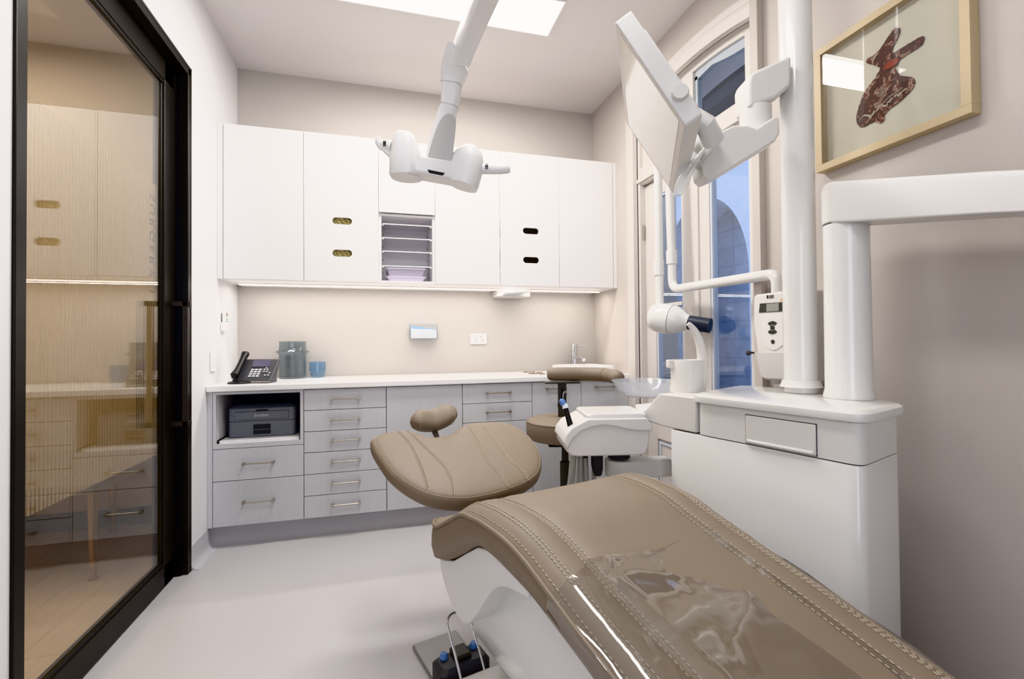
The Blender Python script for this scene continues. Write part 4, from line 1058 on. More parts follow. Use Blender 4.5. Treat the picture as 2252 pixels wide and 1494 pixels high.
# ------------------------------------------------------------------ support post with monitor arm
pc = on_z(1763, 866, ZU)+Vector((.03, .03, 0))
post = thing('support_post', 'slim white post on the unit worktop carrying the monitor arm', 'post', (pc.x, pc.y, ZU+.0005))
PO = post.location.copy()
mp_ = (pc-CAM).dot(fwd)/F_PX; pr0 = 36.5*mp_*.93
bm = bmesh.new(); lathe(bm, [(pr0*.97, 0), (pr0*.97, 1.82), (pr0*.9, 1.84)], (0, 0, 0), 32); finish('tube', bm, M['unit'], post, smooth=40)
bm = bmesh.new(); lathe(bm, [(pr0*1.0, .020), (pr0*1.24, .020), (pr0*1.18, .024), (pr0*1.06, .042), (pr0*1.0, .043)], (0, 0, 0), 32); finish('collar', bm, M['unit2'], post, smooth=30)
bm = bmesh.new(); tube(bm, smooth_path([(pr0*1.1, .0, .02), (pr0*1.45, .0, .018), (pr0*1.45, 0, -.0)], .01), .003, 8); finish('cable', bm, M['unit2'], post)
dM = 1.62
def Pq(x, y, D): return on_d(x, y, D)-PO
dp = (pc-CAM).dot(fwd)
# upper bracket from the post, seen from below
def slab(name, px_list, D0, D1, m, bevel=.012, par=post, org=None, taper=None):
    """solid between two depths with the same sight outline, drawn on a plane facing the lens axis"""
    org = org or PO
    bm = bmesh.new(); Dm = (D0+D1)/2
    P = [on_d(x, y, Dm)-org for x, y in px_list]; n = Vector((fwd.x, fwd.y, 0)).normalized()*(D1-D0)/2
    loft(bm, [[p-n for p in P], [p+n for p in P]]); return finish(name, bm, m, par, bevel=bevel, seg=4, smooth=50)
slab('bracket', [(1722, 140), (1648, 172), (1634, 180), (1629, 195), (1631, 252), (1690, 232), (1722, 205)], dp-.055, dp+.05, M['unit2'], .012)
bm = bmesh.new(); k0 = Pq(1662, 300, dp-.01); k1 = Pq(1661, 240, dp-.01); tube(bm, [k0, k0.lerp(k1, .5), k1], 32*mp_, 28); finish('swivel', bm, M['unit2'], post)
slab('forearm', [(1632, 288), (1600, 288), (1575, 300), (1558, 330), (1540, 352), (1531, 368), (1535, 395), (1548, 405), (1580, 390), (1690, 322), (1700, 305), (1699, 270), (1690, 268), (1668, 282), (1650, 295)], dp-.085, dp-.0, M['unit2'], .012)
slab('tilt_head', [(1525, 300), (1545, 270), (1575, 300), (1560, 335), (1540, 360), (1520, 330)], dp-.14, dp-.03, M['unit2'], .01)
bm = bmesh.new(); a = Pq(1540, 360, dp-.06); b = Pq(1528, 345, dp-.10); tube(bm, [a, a.lerp(b, .5), b], .02, 16); finish('tilt_knuckle', bm, M['unit_g'], post)
# lamp boom to the top of the post, above the picture
# ------------------------------------------------------------------ monitor
Wm, Hm = .33, .60
Rm = None
def solve_monitor():
    """pose of the flat panel from its four surveyed corners"""
    import numpy as np
    Tg = [(1348, 42), (1512, 283), (1473, 415), (1385, 280)]
    L = [Vector((-Wm/2, -Hm/2, 0)), Vector((Wm/2, -Hm/2, 0)), Vector((Wm/2, Hm/2, 0)), Vector((-Wm/2, Hm/2, 0))]
    def pr(P):
        d = P-CAM; z = d.dot(fwd); return (1126+F_PX*d.dot(rt)/z, PCY-F_PX*d.dot(up)/z)
    def res(q):
        Rr = Matrix.Rotation(Vector(q[:3]).length, 3, Vector(q[:3])) if Vector(q[:3]).length > 1e-9 else Matrix.Identity(3)
        out = []
        for l, t_ in zip(L, Tg):
            x, y = pr(Rr @ l+Vector(q[3:])); out += [x-t_[0], y-t_[1]]
        return np.array(out)
    q = np.array([0.]*6)
    R0 = Matrix(((.401, .522, .753), (-.28, .852, -.441), (-.872, -.034, .488))); qt = R0.to_quaternion(); ax, an = qt.to_axis_angle()
    q[:3] = np.array(ax)*an; q[3:] = (.80, 1.28, 1.80)
    lam = 1e-2; r = res(q)
    for _ in range(80):
        J = np.array([(res(q+1e-5*np.eye(6)[i])-r)/1e-5 for i in range(6)]).T
        dq = np.linalg.solve(J.T@J+lam*np.diag(np.diag(J.T@J)+1e-9), -J.T@r); r2 = res(q+dq)
        if (r2**2).sum() < (r**2).sum(): q, r, lam = q+dq, r2, lam*.4
        else: lam *= 4
        if lam > 1e10: break
    Rr = Matrix.Rotation(Vector(q[:3]).length, 3, Vector(q[:3]))
    return Rr, Vector(q[3:]), np.abs(r).mean()
Rm, Cm, err = solve_monitor()
print('monitor', Cm, err)
mon = thing('monitor', 'white framed patient monitor tilted on the swing arm', 'monitor')
mon.matrix_world = Matrix.Translation(Cm) @ Rm.to_4x4()
bm = bmesh.new(); prism(bm, [(a, b, .0) for a, b in rrect(-Wm/2, Wm/2, -Hm/2, Hm/2, .008, 3)], (0, 0, .045)); finish('casing', bm, M['unit2'], mon, bevel=.003)
bm = bmesh.new(); prism(bm, [(a, b, .045) for a, b in rrect(-Wm/2+.02, Wm/2-.03, -Hm/2+.06, Hm/2-.06, .02, 3)], (0, 0, .022)); finish('back_cover', bm, M['unit2'], mon, bevel=.006)
M['lcd'] = mat('painted_reflection_screen', srgb(182, 174, 160), .10, var=.02, coat=.5)  # beige base colour stands in for the room reflected in the screen
finish('bezel', BX(-Wm/2+.004, Wm/2-.004, -Hm/2+.004, Hm/2-.004, -.0007, .001), mat('painted_shade_bezel', srgb(186, 178, 168), .4), mon)  # shade on the downturned front is put into this taupe colour
finish('screen', BX(-Wm/2+.024, Wm/2-.028, -Hm/2+.02, Hm/2-.02, -.0012, .001), M['lcd'], mon)
bm = bmesh.new(); lathe(bm, [(.0005, -.012), (.018, -.012), (.020, -.006), (.020, .03)], (Wm*.27, -Hm/2-.004, .03), 24, 'y'); finish('knob', bm, M['unit2'], mon)
bm = bmesh.new(); tube(bm, [(Wm/2-.08, -.14, .06), (Wm/2-.02, -.14, .085), (Wm/2+.02, -.10, .09)], .028, 16); finish('mount', bm, M['unit2'], mon)
# translucent lamp-handle hanging at the corner of the monitor
HO = Vector((0, 0, 0))
MI = Matrix.Translation(Cm) @ Rm.to_4x4()
ctr = [(1546, 330), (1530, 352), (1512, 380), (1500, 405), (1490, 430)]
bm = bmesh.new(); PP = catmull([on_d(x, y, 1.45)-HO for x, y in ctr], 6)
ws = [x.x for x in catmull([(.006, 0, 0), (.012, 0, 0), (.018, 0, 0), (.021, 0, 0), (.014, 0, 0)], 6)]
rings = []
for p, w in zip(PP, ws):
    rings.append([p+exv*w*math.cos(2*PI*k/16)+eyv*.008*math.sin(2*PI*k/16) for k in range(16)])
loft(bm, rings); finish('grip', bm, glass('frosted_grip', tint=(.95, .96, .95, 1), haze=.5, hazecol=(.88, .89, .88, 1), rough=.1), mon, smooth=60).matrix_parent_inverse = MI.inverted()
bm = bmesh.new(); tube(bm, [on_d(x, y, 1.46)-HO for x, y in ((1552, 322), (1538, 345), (1505, 392))], [.004, .0055, .003], 10); finish('grip_rod', bm, M['unit2'], mon).matrix_parent_inverse = MI.inverted()

# ------------------------------------------------------------------ delivery arm: thick column with a swan beam
dc = on_z(1884, 880, ZU)+Vector((.025, .045, 0))
dl = thing('delivery_arm', 'thick white column with a horizontal beam at the unit right end', 'swing arm', (dc.x, dc.y, ZU+.0005))
DOo = dl.location.copy()
md = (dc-CAM).dot(fwd)/F_PX; rd = 48*md*.92
z_seam = on_d(1880, 492, (dc-CAM).dot(fwd)).z-ZU; z_top = on_d(1880, 401, (dc-CAM).dot(fwd)).z-ZU
bm = bmesh.new(); lathe(bm, [(rd*1.08, 0), (rd*1.08, .008), (rd*1.0, .03), (rd*.97, z_seam-.002)], (0, 0, 0), 40); finish('column', bm, M['unit'], dl, smooth=40)
bm = bmesh.new(); lathe(bm, [(rd*.955, z_seam-.003), (rd*.955, z_seam+.002)], (0, 0, 0), 40); finish('joint_gap', bm, M['dark2'], dl)
# beam: rounded slab that starts as a round head and runs along the wall towards the viewer
e_dir = Vector((1.50, .42, 0))-Vector((dc.x, dc.y, 0)); Lb = e_dir.length; e_dir.normalize(); sd = Vector((-e_dir.y, e_dir.x, 0))
bm = bmesh.new()
zz0, zz1 = z_seam+.002, z_top
endz0, endz1 = on_p(2252, 484, Vector((dc.x, dc.y, 0)), Vector((1, 0, 0))).z, on_p(2252, 386, Vector((dc.x, dc.y, 0)), Vector((1, 0, 0))).z
def bring(z, rad, tp=0):
    out = []
    for k in range(21): a = PI/2+PI*k/20; out.append(e_dir*(rad*math.cos(a))+sd*(rad*math.sin(a)))
    out += [e_dir*Lb*.5-sd*rad*.93, e_dir*Lb-sd*rad*.85, e_dir*Lb+sd*rad*.85, e_dir*Lb*.5+sd*rad*.93]
    return out
def zmap(p, z, top):
    s = max(0, (p.dot(e_dir)-rd*.9)/Lb)
    if top: return z-s*.03
    return z
up_dir = e_dir
q1 = on_p(1905, 494, Vector((dc.x, dc.y, 0)), sd); q2 = on_p(2252, 484, Vector((dc.x, dc.y, 0)), sd); t1 = on_p(1905, 398, Vector((dc.x, dc.y, 0)), sd); t2 = on_p(2252, 386, Vector((dc.x, dc.y, 0)), sd)
print('beam', q1, q2, t1, t2, dc, Lb, rd)
sT = (t2.z-t1.z)/((t2-t1).dot(e_dir)); sB = (q2.z-q1.z)/((q2-q1).dot(e_dir))
def slopez(p, z, k): return z+k*max(0, p.dot(e_dir)-rd*.6)
loft(bm, [[p+Vector((0, 0, slopez(p, zz0, sB))) for p in bring(0, rd)], [p+Vector((0, 0, slopez(p, zz1-.02, sT))) for p in bring(0, rd)], [p*1.0+Vector((0, 0, slopez(p, zz1, sT))) for p in bring(0, rd*.9)]])
finish('beam', bm, M['unit2'], dl, bevel=.004, smooth=40)

# ================================================================== X-RAY UNIT ON THE RIGHT WALL
xb = XR-.095
xr = thing('xray_unit', 'white wall mounted dental x-ray with control panel and folded arm', 'x-ray machine', (XR-.0008, 1.60, 1.14))
XO_ = xr.location.copy()
def XQ(x, y, X=xb): return on_x(x, y, X)-XO_
bp_ = [(1657, 652), (1662, 648), (1800, 640), (1812, 640), (1815, 690), (1815, 842), (1680, 836), (1673, 830), (1662, 770), (1655, 720)]
bm = bmesh.new()
front = [(1657, 652), (1662, 648), (1722, 640), (1790, 636), (1796, 700), (1798, 842), (1735, 840), (1682, 836), (1674, 829), (1663, 765), (1656, 715)]
P = [XQ(*p) for p in front]; loft(bm, [P, [Vector((0, p.y, p.z)) for p in P]]); finish('control_box', bm, M['unit2'], xr, bevel=.010, smooth=50)
def xplate(name, pxs, m, h=.003, par=xr, bevel=0):
    bm = bmesh.new(); P = [XQ(x, y)+Vector((-.0005, 0, 0)) for x, y in pxs]; prism(bm, P, (-h, 0, 0)); return finish(name, bm, m, par, bevel=bevel, smooth=40)
xplate('cover_plate', [(1663, 776), (1796, 776), (1796, 838), (1682, 832), (1674, 826)], M['unit_g'], .003, bevel=.001)
xplate('display', [(1672, 668), (1735, 664), (1735, 684), (1670, 688)], M['dark2'], .002)
xplate('display_window', [(1687, 668.5), (1714, 666.5), (1714, 684), (1687, 686)], M['olive'], .003)
pan = [(1682+30*math.cos(a)+17, 690+78*math.sin(a)) for a in [PI*k/16 for k in range(17)]]
xplate('keypad_panel', [(1672, 692), (1735, 690), (1731, 740), (1724, 758), (1712, 768), (1702, 771), (1692, 768), (1681, 756), (1675, 735)], M['unit'], .002, bevel=.001)
bm = bmesh.new(); kc = XQ(1700, 721)
for a0 in range(3):
    for sgn in (1, -1):
        aa = [PI/2+sgn*0+(a0-1)*.62-.26+.52*k/4 for k in range(5)]
        pts = [(r*math.cos(a), sgn*r*math.sin(a)) for r, L in ((.034, aa), (.016, aa[::-1])) for a in L]
        prism(bm, [kc+Vector((-.003, y*.9, z*.8)) for y, z in pts], (-.0015, 0, 0))
n = 18; prism(bm, [kc+Vector((-.003, .011*math.cos(2*PI*k/n), .010*math.sin(2*PI*k/n))) for k in range(n)], (-.0015, 0, 0))
finish('keypad', bm, M['dark2'], xr); bm = bmesh.new(); kc2 = XQ(1701, 752); prism(bm, [kc2+Vector((-.003, .009*math.cos(2*PI*k/n), .009*math.sin(2*PI*k/n))) for k in range(n)], (-.0015, 0, 0))
finish('button', bm, M['dark2'], xr)
bm = bmesh.new(); q = XQ(1687, 657); prism(bm, [q+Vector((-.001, 0, 0)), q+Vector((-.001, -.007, 0)), q+Vector((-.001, -.007, .014)), q+Vector((-.001, 0, .014))], (-.001, 0, 0))
for k in range(3): prism(bm, [q+Vector((-.001, -.011, k*.005)), q+Vector((-.001, -.035, k*.005)), q+Vector((-.001, -.035, k*.005+.0022)), q+Vector((-.001, -.011, k*.005+.0022))], (-.001, 0, 0))
finish('maker_mark', bm, M['ink'], xr)
bm = bmesh.new(); q = XQ(1719, 660); prism(bm, [q+Vector((-.001, .006, -.004)), q+Vector((-.001, -.006, -.004)), q+Vector((-.001, 0, .007))], (-.001, 0, 0)); finish('warning_mark', bm, mat('orange_mark', srgb(226, 170, 96), .5), xr)
bm = bmesh.new()
back_px = [(1790, 640), (1813, 640), (1815, 845), (1800, 845)]
P = [on_x(x, y, XR-.045)-XO_ for x, y in ((1700, 640), (1813, 640), (1815, 845), (1700, 845))]; loft(bm, [P, [Vector((0, p.y, p.z)) for p in P]]); finish('wall_plate', bm, M['unit_g'], xr, bevel=.004)
# folded arm
XA = 1.575
rA = .0238
J0 = XQ(1710, 650, XA); J1 = XQ(1710, 602, XA); J2 = XQ(1479, 637, XA); J3 = XQ(1477, 562, XA)
bm = bmesh.new(); tube(bm, smooth_path([J0+Vector((0, 0, -.012)), J1, J2, J3], .06, 10), rA*1.0, 20); finish('horizontal_arm', bm, M['unit'], xr, smooth=50)
J3t = XQ(1470, 365, XA); 
bm = bmesh.new(); tube(bm, [J3+Vector((0, 0, -.05)), J3, J3+Vector((0, 0, .028))], rA*1.25, 20); tube(bm, [J3, J3.lerp(J3t, .5), J3t], rA*.98, 20); finish('rising_arm', bm, M['unit'], xr, smooth=50)
XH = XA-.05
J4t = XQ(1447, 365, XH); J4 = XQ(1451, 690, XH)
bm = bmesh.new(); tube(bm, [J4t, J4t.lerp(J4, .5), J4], rA*1.0, 20); k = XQ(1449, 590, XH); tube(bm, [k+Vector((0, 0, -.042)), k, k+Vector((0, 0, .045))], rA*1.27, 20); finish('falling_arm', bm, M['unit'], xr, smooth=50)
bm = bmesh.new(); tube(bm, [J3t+Vector((0, 0, .0)), (J3t+J4t)/2+Vector((0, 0, .045)), J4t], rA*1.05, 16); finish('elbow', bm, M['unit'], xr, smooth=60)
hc = XQ(1468, 702, XH); mx = (hc+XO_-CAM).dot(fwd)/F_PX
hx_ = exv*.97+eyv*(-.1); 
bm = bmesh.new()
ax = Vector((.56, -.80, -.19)).normalized(); pa, pb = frame_of(ax)
def oring(c, r, n=28): return [c+(pa*math.cos(2*PI*k/n)+pb*math.sin(2*PI*k/n))*r for k in range(n)]
loft(bm, [oring(hc+ax*s*mx, r*mx) for s, r in ((-38, 22), (-36, 27), (-26, 31), (-8, 33.5), (10, 33.5))]); finish('tube_head', bm, M['unit'], xr, smooth=50)
bm = bmesh.new(); loft(bm, [oring(hc+ax*s*mx, r*mx) for s, r in ((9, 32.5), (12, 32.5))]); finish('head_seam', bm, M['dark2'], xr)
bm = bmesh.new(); loft(bm, [oring(hc+ax*s*mx, r*mx) for s, r in ((11, 33), (22, 30), (32, 24), (42, 17), (50, 14))]); finish('head_nose', bm, M['unit'], xr, smooth=50)
bm = bmesh.new(); c_ = hc+ax*48*mx; loft(bm, [oring(c_+ax*s*mx, r*mx) for s, r in ((0, 14), (0, 15.5), (44, 15.5), (44, 12))]); finish('cone', bm, mat('navy_cone', srgb(40, 46, 60), .4), xr, smooth=50)

# ================================================================== ASSISTANT CONSOLE (left of the unit)
dC = 1.86
cc = on_d(1322, 960, dC)
con = thing('assistant_console', 'white instrument console on a bracket arm between chair and stool', 'instrument console', (cc.x, cc.y, cc.z), -yaw+.06)
mC = dC/F_PX
def cpt(px_, py_, dy=0): return Vector(((px_-1322)*mC, dy, (960-py_)*mC))
side = [(1230, 952), (1229, 962), (1235, 980), (1250, 989), (1385, 990), (1403, 986), (1411, 975), (1413, 950), (1416, 937), (1375, 938), (1350, 930), (1320, 928), (1290, 932), (1262, 942)]
sil = catmull([(x, y, 0) for x, y in [(1232, 958), (1240, 982), (1256, 990)]], 5)
body = [(1231, 962), (1236, 979), (1246, 988), (1262, 990), (1390, 990), (1403, 986), (1409, 972), (1412, 937), (1385, 936), (1360, 933), (1340, 927), (1315, 923), (1290, 926), (1268, 934), (1250, 947), (1240, 958)]
bm = bmesh.new(); loft(bm, [[cpt(x, y, -.10) for x, y in body], [cpt(x, y, .12) for x, y in body]]); finish('body', bm, M['unit2'], con, bevel=.006, smooth=40)
cov = [(1229, 960), (1233, 945), (1245, 930), (1268, 918), (1280, 912), (1405, 912), (1417, 934), (1416, 939), (1386, 938), (1362, 935), (1340, 929), (1315, 925), (1290, 928), (1265, 937), (1248, 952), (1240, 966), (1236, 974)]
bm = bmesh.new(); loft(bm, [[cpt(x, y, -.108) for x, y in cov], [cpt(x, y, .128) for x, y in cov]]); finish('cover', bm, M['unit'], con, bevel=.005, smooth=40)
bm = bmesh.new(); lid = rrect(-.078, .155, -.095, .122, .018); loft(bm, [[(a, b, (960-913)*mC) for a, b in lid], [(a, b, (960-906)*mC) for a, b in lid], [(a*.96+.002, b*.96, (960-903)*mC) for a, b in lid]]); finish('tray_lid', bm, M['unit'], con, bevel=.002, smooth=40)
bm = bmesh.new()
for k in range(5):
    y = -.085+k*.04; p = cpt(1256, 935, y)
    lathe(bm, [(.0125, -.004), (.0125, .006), (.010, .008), (.0085, .006)], p, 16)
finish('holder_ring', bm, M['unit_g'], con)
bm = bmesh.new(); tube(bm, [cpt(1361, 990, 0), cpt(1361, 998, 0), cpt(1361, 1006, 0)], 24*mC, 24); finish('swivel', bm, M['dark'], con)
bm = bmesh.new(); loft(bm, [[(a, b, (960-z)*mC) for a, b in [(39*mC+31*mC*1.0*math.cos(t_), .058*math.sin(t_)) for t_ in [PI/2+PI*k/14 for k in range(15)]]+[(.275, -.035), (.275, .035)]] for z in (1047, 1010)])
finish('bracket_arm', bm, M['unit2'], con, bevel=.006, smooth=40)
bm = bmesh.new(); tube(bm, [cpt(1312, 990), cpt(1312, 1020), cpt(1313, 1032), cpt(1314, 1045)], [13*mC, 13*mC, 12*mC, 8*mC], 18); finish('valve', bm, M['dark'], con)
bm = bmesh.new(); tube(bm, [cpt(1288, 988, .03), cpt(1288, 1010, .03)], 8*mC, 14); finish('connector', bm, M['black'], con)
for k, pts in enumerate(([(1262, 988), (1258, 1020), (1255, 1050), (1248, 1090), (1240, 1130)], [(1276, 988), (1276, 1020), (1274, 1060), (1268, 1110)], [(1288, 1008), (1289, 1040), (1290, 1080), (1286, 1120)], [(1308, 1040), (1309, 1060), (1308, 1100)])):
    bm = bmesh.new(); tube(bm, catmull([cpt(x, y, .01*k) for x, y in pts], 6), (7.5, 6, 7, 5)[k]*mC, 14); finish('hose', bm, M['hose'], con)
# handpiece standing in the console
h0, h1 = cpt(1254, 950, -.06), cpt(1238, 884, -.03)
hp = thing('air_water_syringe', 'black instrument with blue and white tip standing in the console', 'instrument')
hp.matrix_world = Matrix.Translation(con.location) @ Matrix.Rotation(-yaw+.06, 4, 'Z')
bm = bmesh.new(); tube(bm, [h0, h0.lerp(h1, .3), h0.lerp(h1, .7), h0.lerp(h1, .84)], [.013, .012, .010, .010], 16); finish('grip', bm, M['black'], hp)
bm = bmesh.new(); tube(bm, [h0+Vector((.014, .004, .01)), (h0+Vector((.014, .004, 0))).lerp(h1, .35)+Vector((.004, 0, 0))], .008, 14); finish('grip', bm, M['black'], hp)
bm = bmesh.new(); tube(bm, [h0.lerp(h1, .84), h0.lerp(h1, .98)], [.0125, .011], 16); finish('collar', bm, M['maskw'], hp)
bm = bmesh.new(); tube(bm, [h0.lerp(h1, .95)+Vector((-.004, 0, 0)), h0.lerp(h1, 1.08)+Vector((-.006, 0, 0)), h0.lerp(h1, 1.14)+Vector((-.004, 0, 0))], [.012, .012, .007], 16); finish('tip_cap', bm, M['blue'], hp)
bm = bmesh.new(); e = h0.lerp(h1, 1.14); tube(bm, catmull([e, e+Vector((.002, 0, .02)), e+Vector((.010, 0, .028)), e+Vector((.022, 0, .012))], 5), .0016, 8); finish('nozzle', bm, M['chrome'], hp)

# ================================================================== OPERATOR STOOL
zS = .685; sc_ = on_z(1242, 921, zS); 
st = thing('operator_stool', 'round taupe stool with curved back support on a charcoal post', 'stool', (sc_.x, sc_.y, 0), -yaw)
ms = (sc_-CAM).dot(fwd)/F_PX; rs_ = 88*ms; rs_ = .222
th_ = 38*ms
bm = bmesh.new(); lathe(bm, [(.01, zS-th_-.012), (rs_*.93, zS-th_-.010), (rs_*.985, zS-th_+.004), (rs_, zS-.022), (rs_*.99, zS-.010), (rs_*.97, zS-.004), (rs_*.90, zS+.002), (rs_*.5, zS+.006), (.01, zS+.007)], (0, 0, 0), 56); finish('seat', bm, M['leather'], st, smooth=60)
bm = bmesh.new(); tube(bm, [(rs_*.99*math.cos(2*PI*k/60), rs_*.99*math.sin(2*PI*k/60), zS-.011) for k in range(61)], .003, 8); finish('piping', bm, M['leather_d'], st)
ph = (1237-1242)*ms
bm = bmesh.new(); box(bm, -.1, .09, -.09, .09, zS-th_-.045, zS-th_-.012); finish('seat_mechanism', bm, M['black'], st, bevel=.006)
bm = bmesh.new(); lathe(bm, [(.026, .16), (.030, .17), (.030, .44), (.020, .445), (.020, zS-th_-.03)], (0, 0, 0), 24); finish('gas_lift', bm, M['dark2'], st)
for k in range(5):
    a = 2*PI*k/5+.3; bm = bmesh.new(); d = Vector((math.cos(a), math.sin(a), 0)); tube(bm, [d*.03+Vector((0, 0, .15)), d*.16+Vector((0, 0, .115)), d*.26+Vector((0, 0, .085))], [.026, .02, .015], 12)
    l = finish('leg', bm, M['dark2'], st)
    bm = bmesh.new(); c = d*.265; n_ = Vector((-d.y, d.x, 0)); tube(bm, [c-n_*.02+Vector((0, 0, .031)), c+n_*.02+Vector((0, 0, .031))], .03, 20); tube(bm, [c+Vector((0, 0, .05)), c+Vector((0, 0, .095))], .008, 8); finish('caster', bm, M['black'], l)
# back support roll
zb_c = H-(828-743)*ms*.98
by_ = .06
bx0, bx1 = (1193-1242)*ms, (1362-1242)*ms
pz = on_d(1237, 843, (sc_-CAM).dot(fwd)).z
zr = on_d(1270, 824, (sc_-CAM).dot(fwd)).z
bm = bmesh.new(); yb = .03
post_x = (1238-1242)*ms
box(bm, post_x-.024, post_x+.024, yb-.012, yb+.012, zS-.02, pz); box(bm, post_x-.10, post_x+.10, yb-.03, yb+.03, pz-.004, pz+.006); finish('back_post', bm, M['dark2'], st, bevel=.003)
bm = bmesh.new(); box(bm, post_x-.008, post_x+.010, yb-.0135, yb-.011, pz-.14, pz-.03); finish('post_slot', bm, M['black'], st)
bm = bmesh.new(); lathe(bm, [(.012, 0), (.012, .02), (.004, .022)], (post_x-.026, yb, pz-.13), 14, 'x'); finish('knob', bm, M['black'], st)
bm = bmesh.new()
pts = [Vector((bx0+.03, yb, zr)), Vector((bx0+.12, yb-.0, zr+.002)), Vector((bx0+.24, yb, zr)), Vector((bx0+.34, yb-.04, zr-.002)), Vector((bx1-.05, yb-.12, zr-.006)), Vector((bx1-.035, yb-.2, zr-.012))]
cpts = catmull(pts, 8); nn_ = len(cpts)
rad = [.039*min(1, .35+math.sqrt(max(0, 1-(1-min(1, i/5))**2))*.65)*min(1, .35+.65*math.sqrt(max(0, 1-(1-min(1, (nn_-1-i)/5))**2))) for i in range(nn_)]
tube(bm, cpts, rad, 20); finish('back_roll', bm, M['leather'], st, smooth=70)
i_ = 26; tn = (cpts[i_+1]-cpts[i_-1]).normalized()
bm = bmesh.new(); tube(bm, [cpts[i_]+Vector((math.cos(2*PI*k/24)*tn.y, -math.cos(2*PI*k/24)*tn.x, math.sin(2*PI*k/24)))*.0385 for k in range(25)], .0022, 6); finish('seam', bm, M['leather_d'], st)

# ================================================================== OPERATING LIGHT
DL = 1.5; mL = DL/F_PX
lc = on_d(985, 345, DL)
lamp = thing('operating_light', 'white twin-lobed operating light on a ceiling arm above the chair', 'operating light', lc, -yaw)
def LQ(x, y, dy=0): return Vector(((x-985)*mL, dy, (345-y)*mL*1.0))
def LD(x, y, D):
    P = on_d(x, y, D)-lc; return Vector((P.dot(rt0), P.dot(eyv), P.z))
def lobe(name, secs, dy=.0, depth=.055, m=M['lampw']):
    """stack of ovals: (x0, x1, y, depth-scale)"""
    bm = bmesh.new(); rings = []
    for (xa, ya, xb_, yb_, s) in secs:
        a, b = LQ(xa, ya, dy), LQ(xb_, yb_, dy); c = (a+b)/2; h = (b-a)/2
        rings.append([c+h*math.copysign(abs(math.cos(2*PI*k/32))**.85, math.cos(2*PI*k/32))+Vector((0, depth*s*math.copysign(abs(math.sin(2*PI*k/32))**.85, math.sin(2*PI*k/32)), 0)) for k in range(32)])
    loft(bm, rings); return finish(name, bm, m, lamp, smooth=60)
lobe('lamp_head', [(860, 390, 926, 392, .96), (857, 385, 930, 389, 1.0), (858, 350, 926, 360, 1.0), (863, 320, 924, 332, .95), (868, 300, 918, 312, .82), (874, 292, 912, 300, .6), (884, 288, 904, 292, .25)], depth=.052)
lobe('lamp_head', [(986, 402, 1048, 420, .96), (985, 394, 1052, 412, 1.0), (985, 372, 1060, 385, 1.0), (990, 350, 1064, 356, .95), (1002, 335, 1060, 338, .8), (1014, 325, 1048, 326, .5), (1022, 319, 1036, 319, .2)], depth=.052)
bm = bmesh.new(); br_ = [(924, 330), (934, 352), (995, 362), (1000, 345), (1012, 352), (1006, 406), (965, 398), (922, 390), (912, 385)]
loft(bm, [[LQ(x, y, -.042) for x, y in br_], [LQ(x, y, .04) for x, y in br_]]); finish('bridge', bm, M['lampw'], lamp, bevel=.010, smooth=50)
bm = bmesh.new(); prism(bm, [LQ(x, y, -.0425) for x, y in ((945, 384), (982, 392), (977, 397), (949, 391))], (0, -.0025, 0)); finish('sensor', bm, M['black'], lamp)
lens_m = emis('lamp_lens', (1, 1, 1, 1), .0); lens_m = mat('lamp_lens_dull', srgb(205, 205, 208), .15)
bm = bmesh.new(); tube(bm, [LQ(862, 322), LQ(846, 318), LQ(838, 314)], [.018, .014, .010], 18); tube(bm, catmull([LQ(846, 328), LQ(838, 322), LQ(832, 310), LQ(834, 296)], 6), [x.x for x in catmull([(.006, 0, 0), (.009, 0, 0), (.010, 0, 0), (.005, 0, 0)], 6)], 14)
tube(bm, [LQ(836, 318), LQ(852, 334), LQ(866, 346)], [.007, .009, .010], 12); lh = finish('handle', bm, M['lampw'], lamp, smooth=60)
bm = bmesh.new(); tube(bm, [LQ(1058, 372), LQ(1080, 373), LQ(1100, 373.5), LQ(1116, 373), LQ(1122, 373)], [.017, .0165, .0155, .0145, .011], 20); rh = finish('handle', bm, M['lampw'], lamp, smooth=50)
for (x, y, par, s) in ((1071, 371, rh, .0172), (849, 318, lh, .0150)):
    bm = bmesh.new(); p = LQ(x, y, -s)
    for k in range(3): box(bm, p.x-.005+k*.0035, p.x-.003+k*.0035, p.y-.0015, p.y+.0025, p.z-.009, p.z+.009)
    box(bm, p.x-.005, p.x+.004, p.y-.0015, p.y+.0025, p.z-.001, p.z+.002); finish('printed_mark', bm, M['dark2'], par)
# neck: rising arm from the bridge
def limb(name, secs, m=M['lampw'], bevel=0):
    """rounded-box limb; secs = (xl, yl, xr, yr, depth at axis, half thickness)"""
    bm = bmesh.new(); rings = []
    for (xa, ya, xb_, yb_, D, ht) in secs:
        a, b = LD(xa, ya, D), LD(xb_, yb_, D); c = (a+b)/2; h = (b-a)/2
        prof = [(math.copysign(abs(math.cos(t_))**.55, math.cos(t_)), math.copysign(abs(math.sin(t_))**.55, math.sin(t_))) for t_ in [2*PI*k/28 for k in range(28)]]
        rings.append([c+h*x+Vector((0, ht*y, ht*y*.15)) for x, y in prof])
    loft(bm, rings); return finish(name, bm, m, lamp, smooth=50)
limb('neck', [(937, 352, 993, 366, DL, .034), (938, 340, 995, 352, DL, .036), (950, 290, 999, 298, DL-.0, .034), (963, 250, 1003, 256, DL, .031), (970, 229, 1006, 238, DL, .028)])
limb('seam', [(969.2, 231.5, 1006.8, 239.5, DL, .0287), (969.3, 229.8, 1006.9, 237.8, DL, .0289)], M['shade_panel'])
limb('seam', [(970.2, 184, 1014.8, 192, DL-.009, .0306), (970.2, 182, 1014.8, 190, DL-.0095, .0306)], M['shade_panel'])
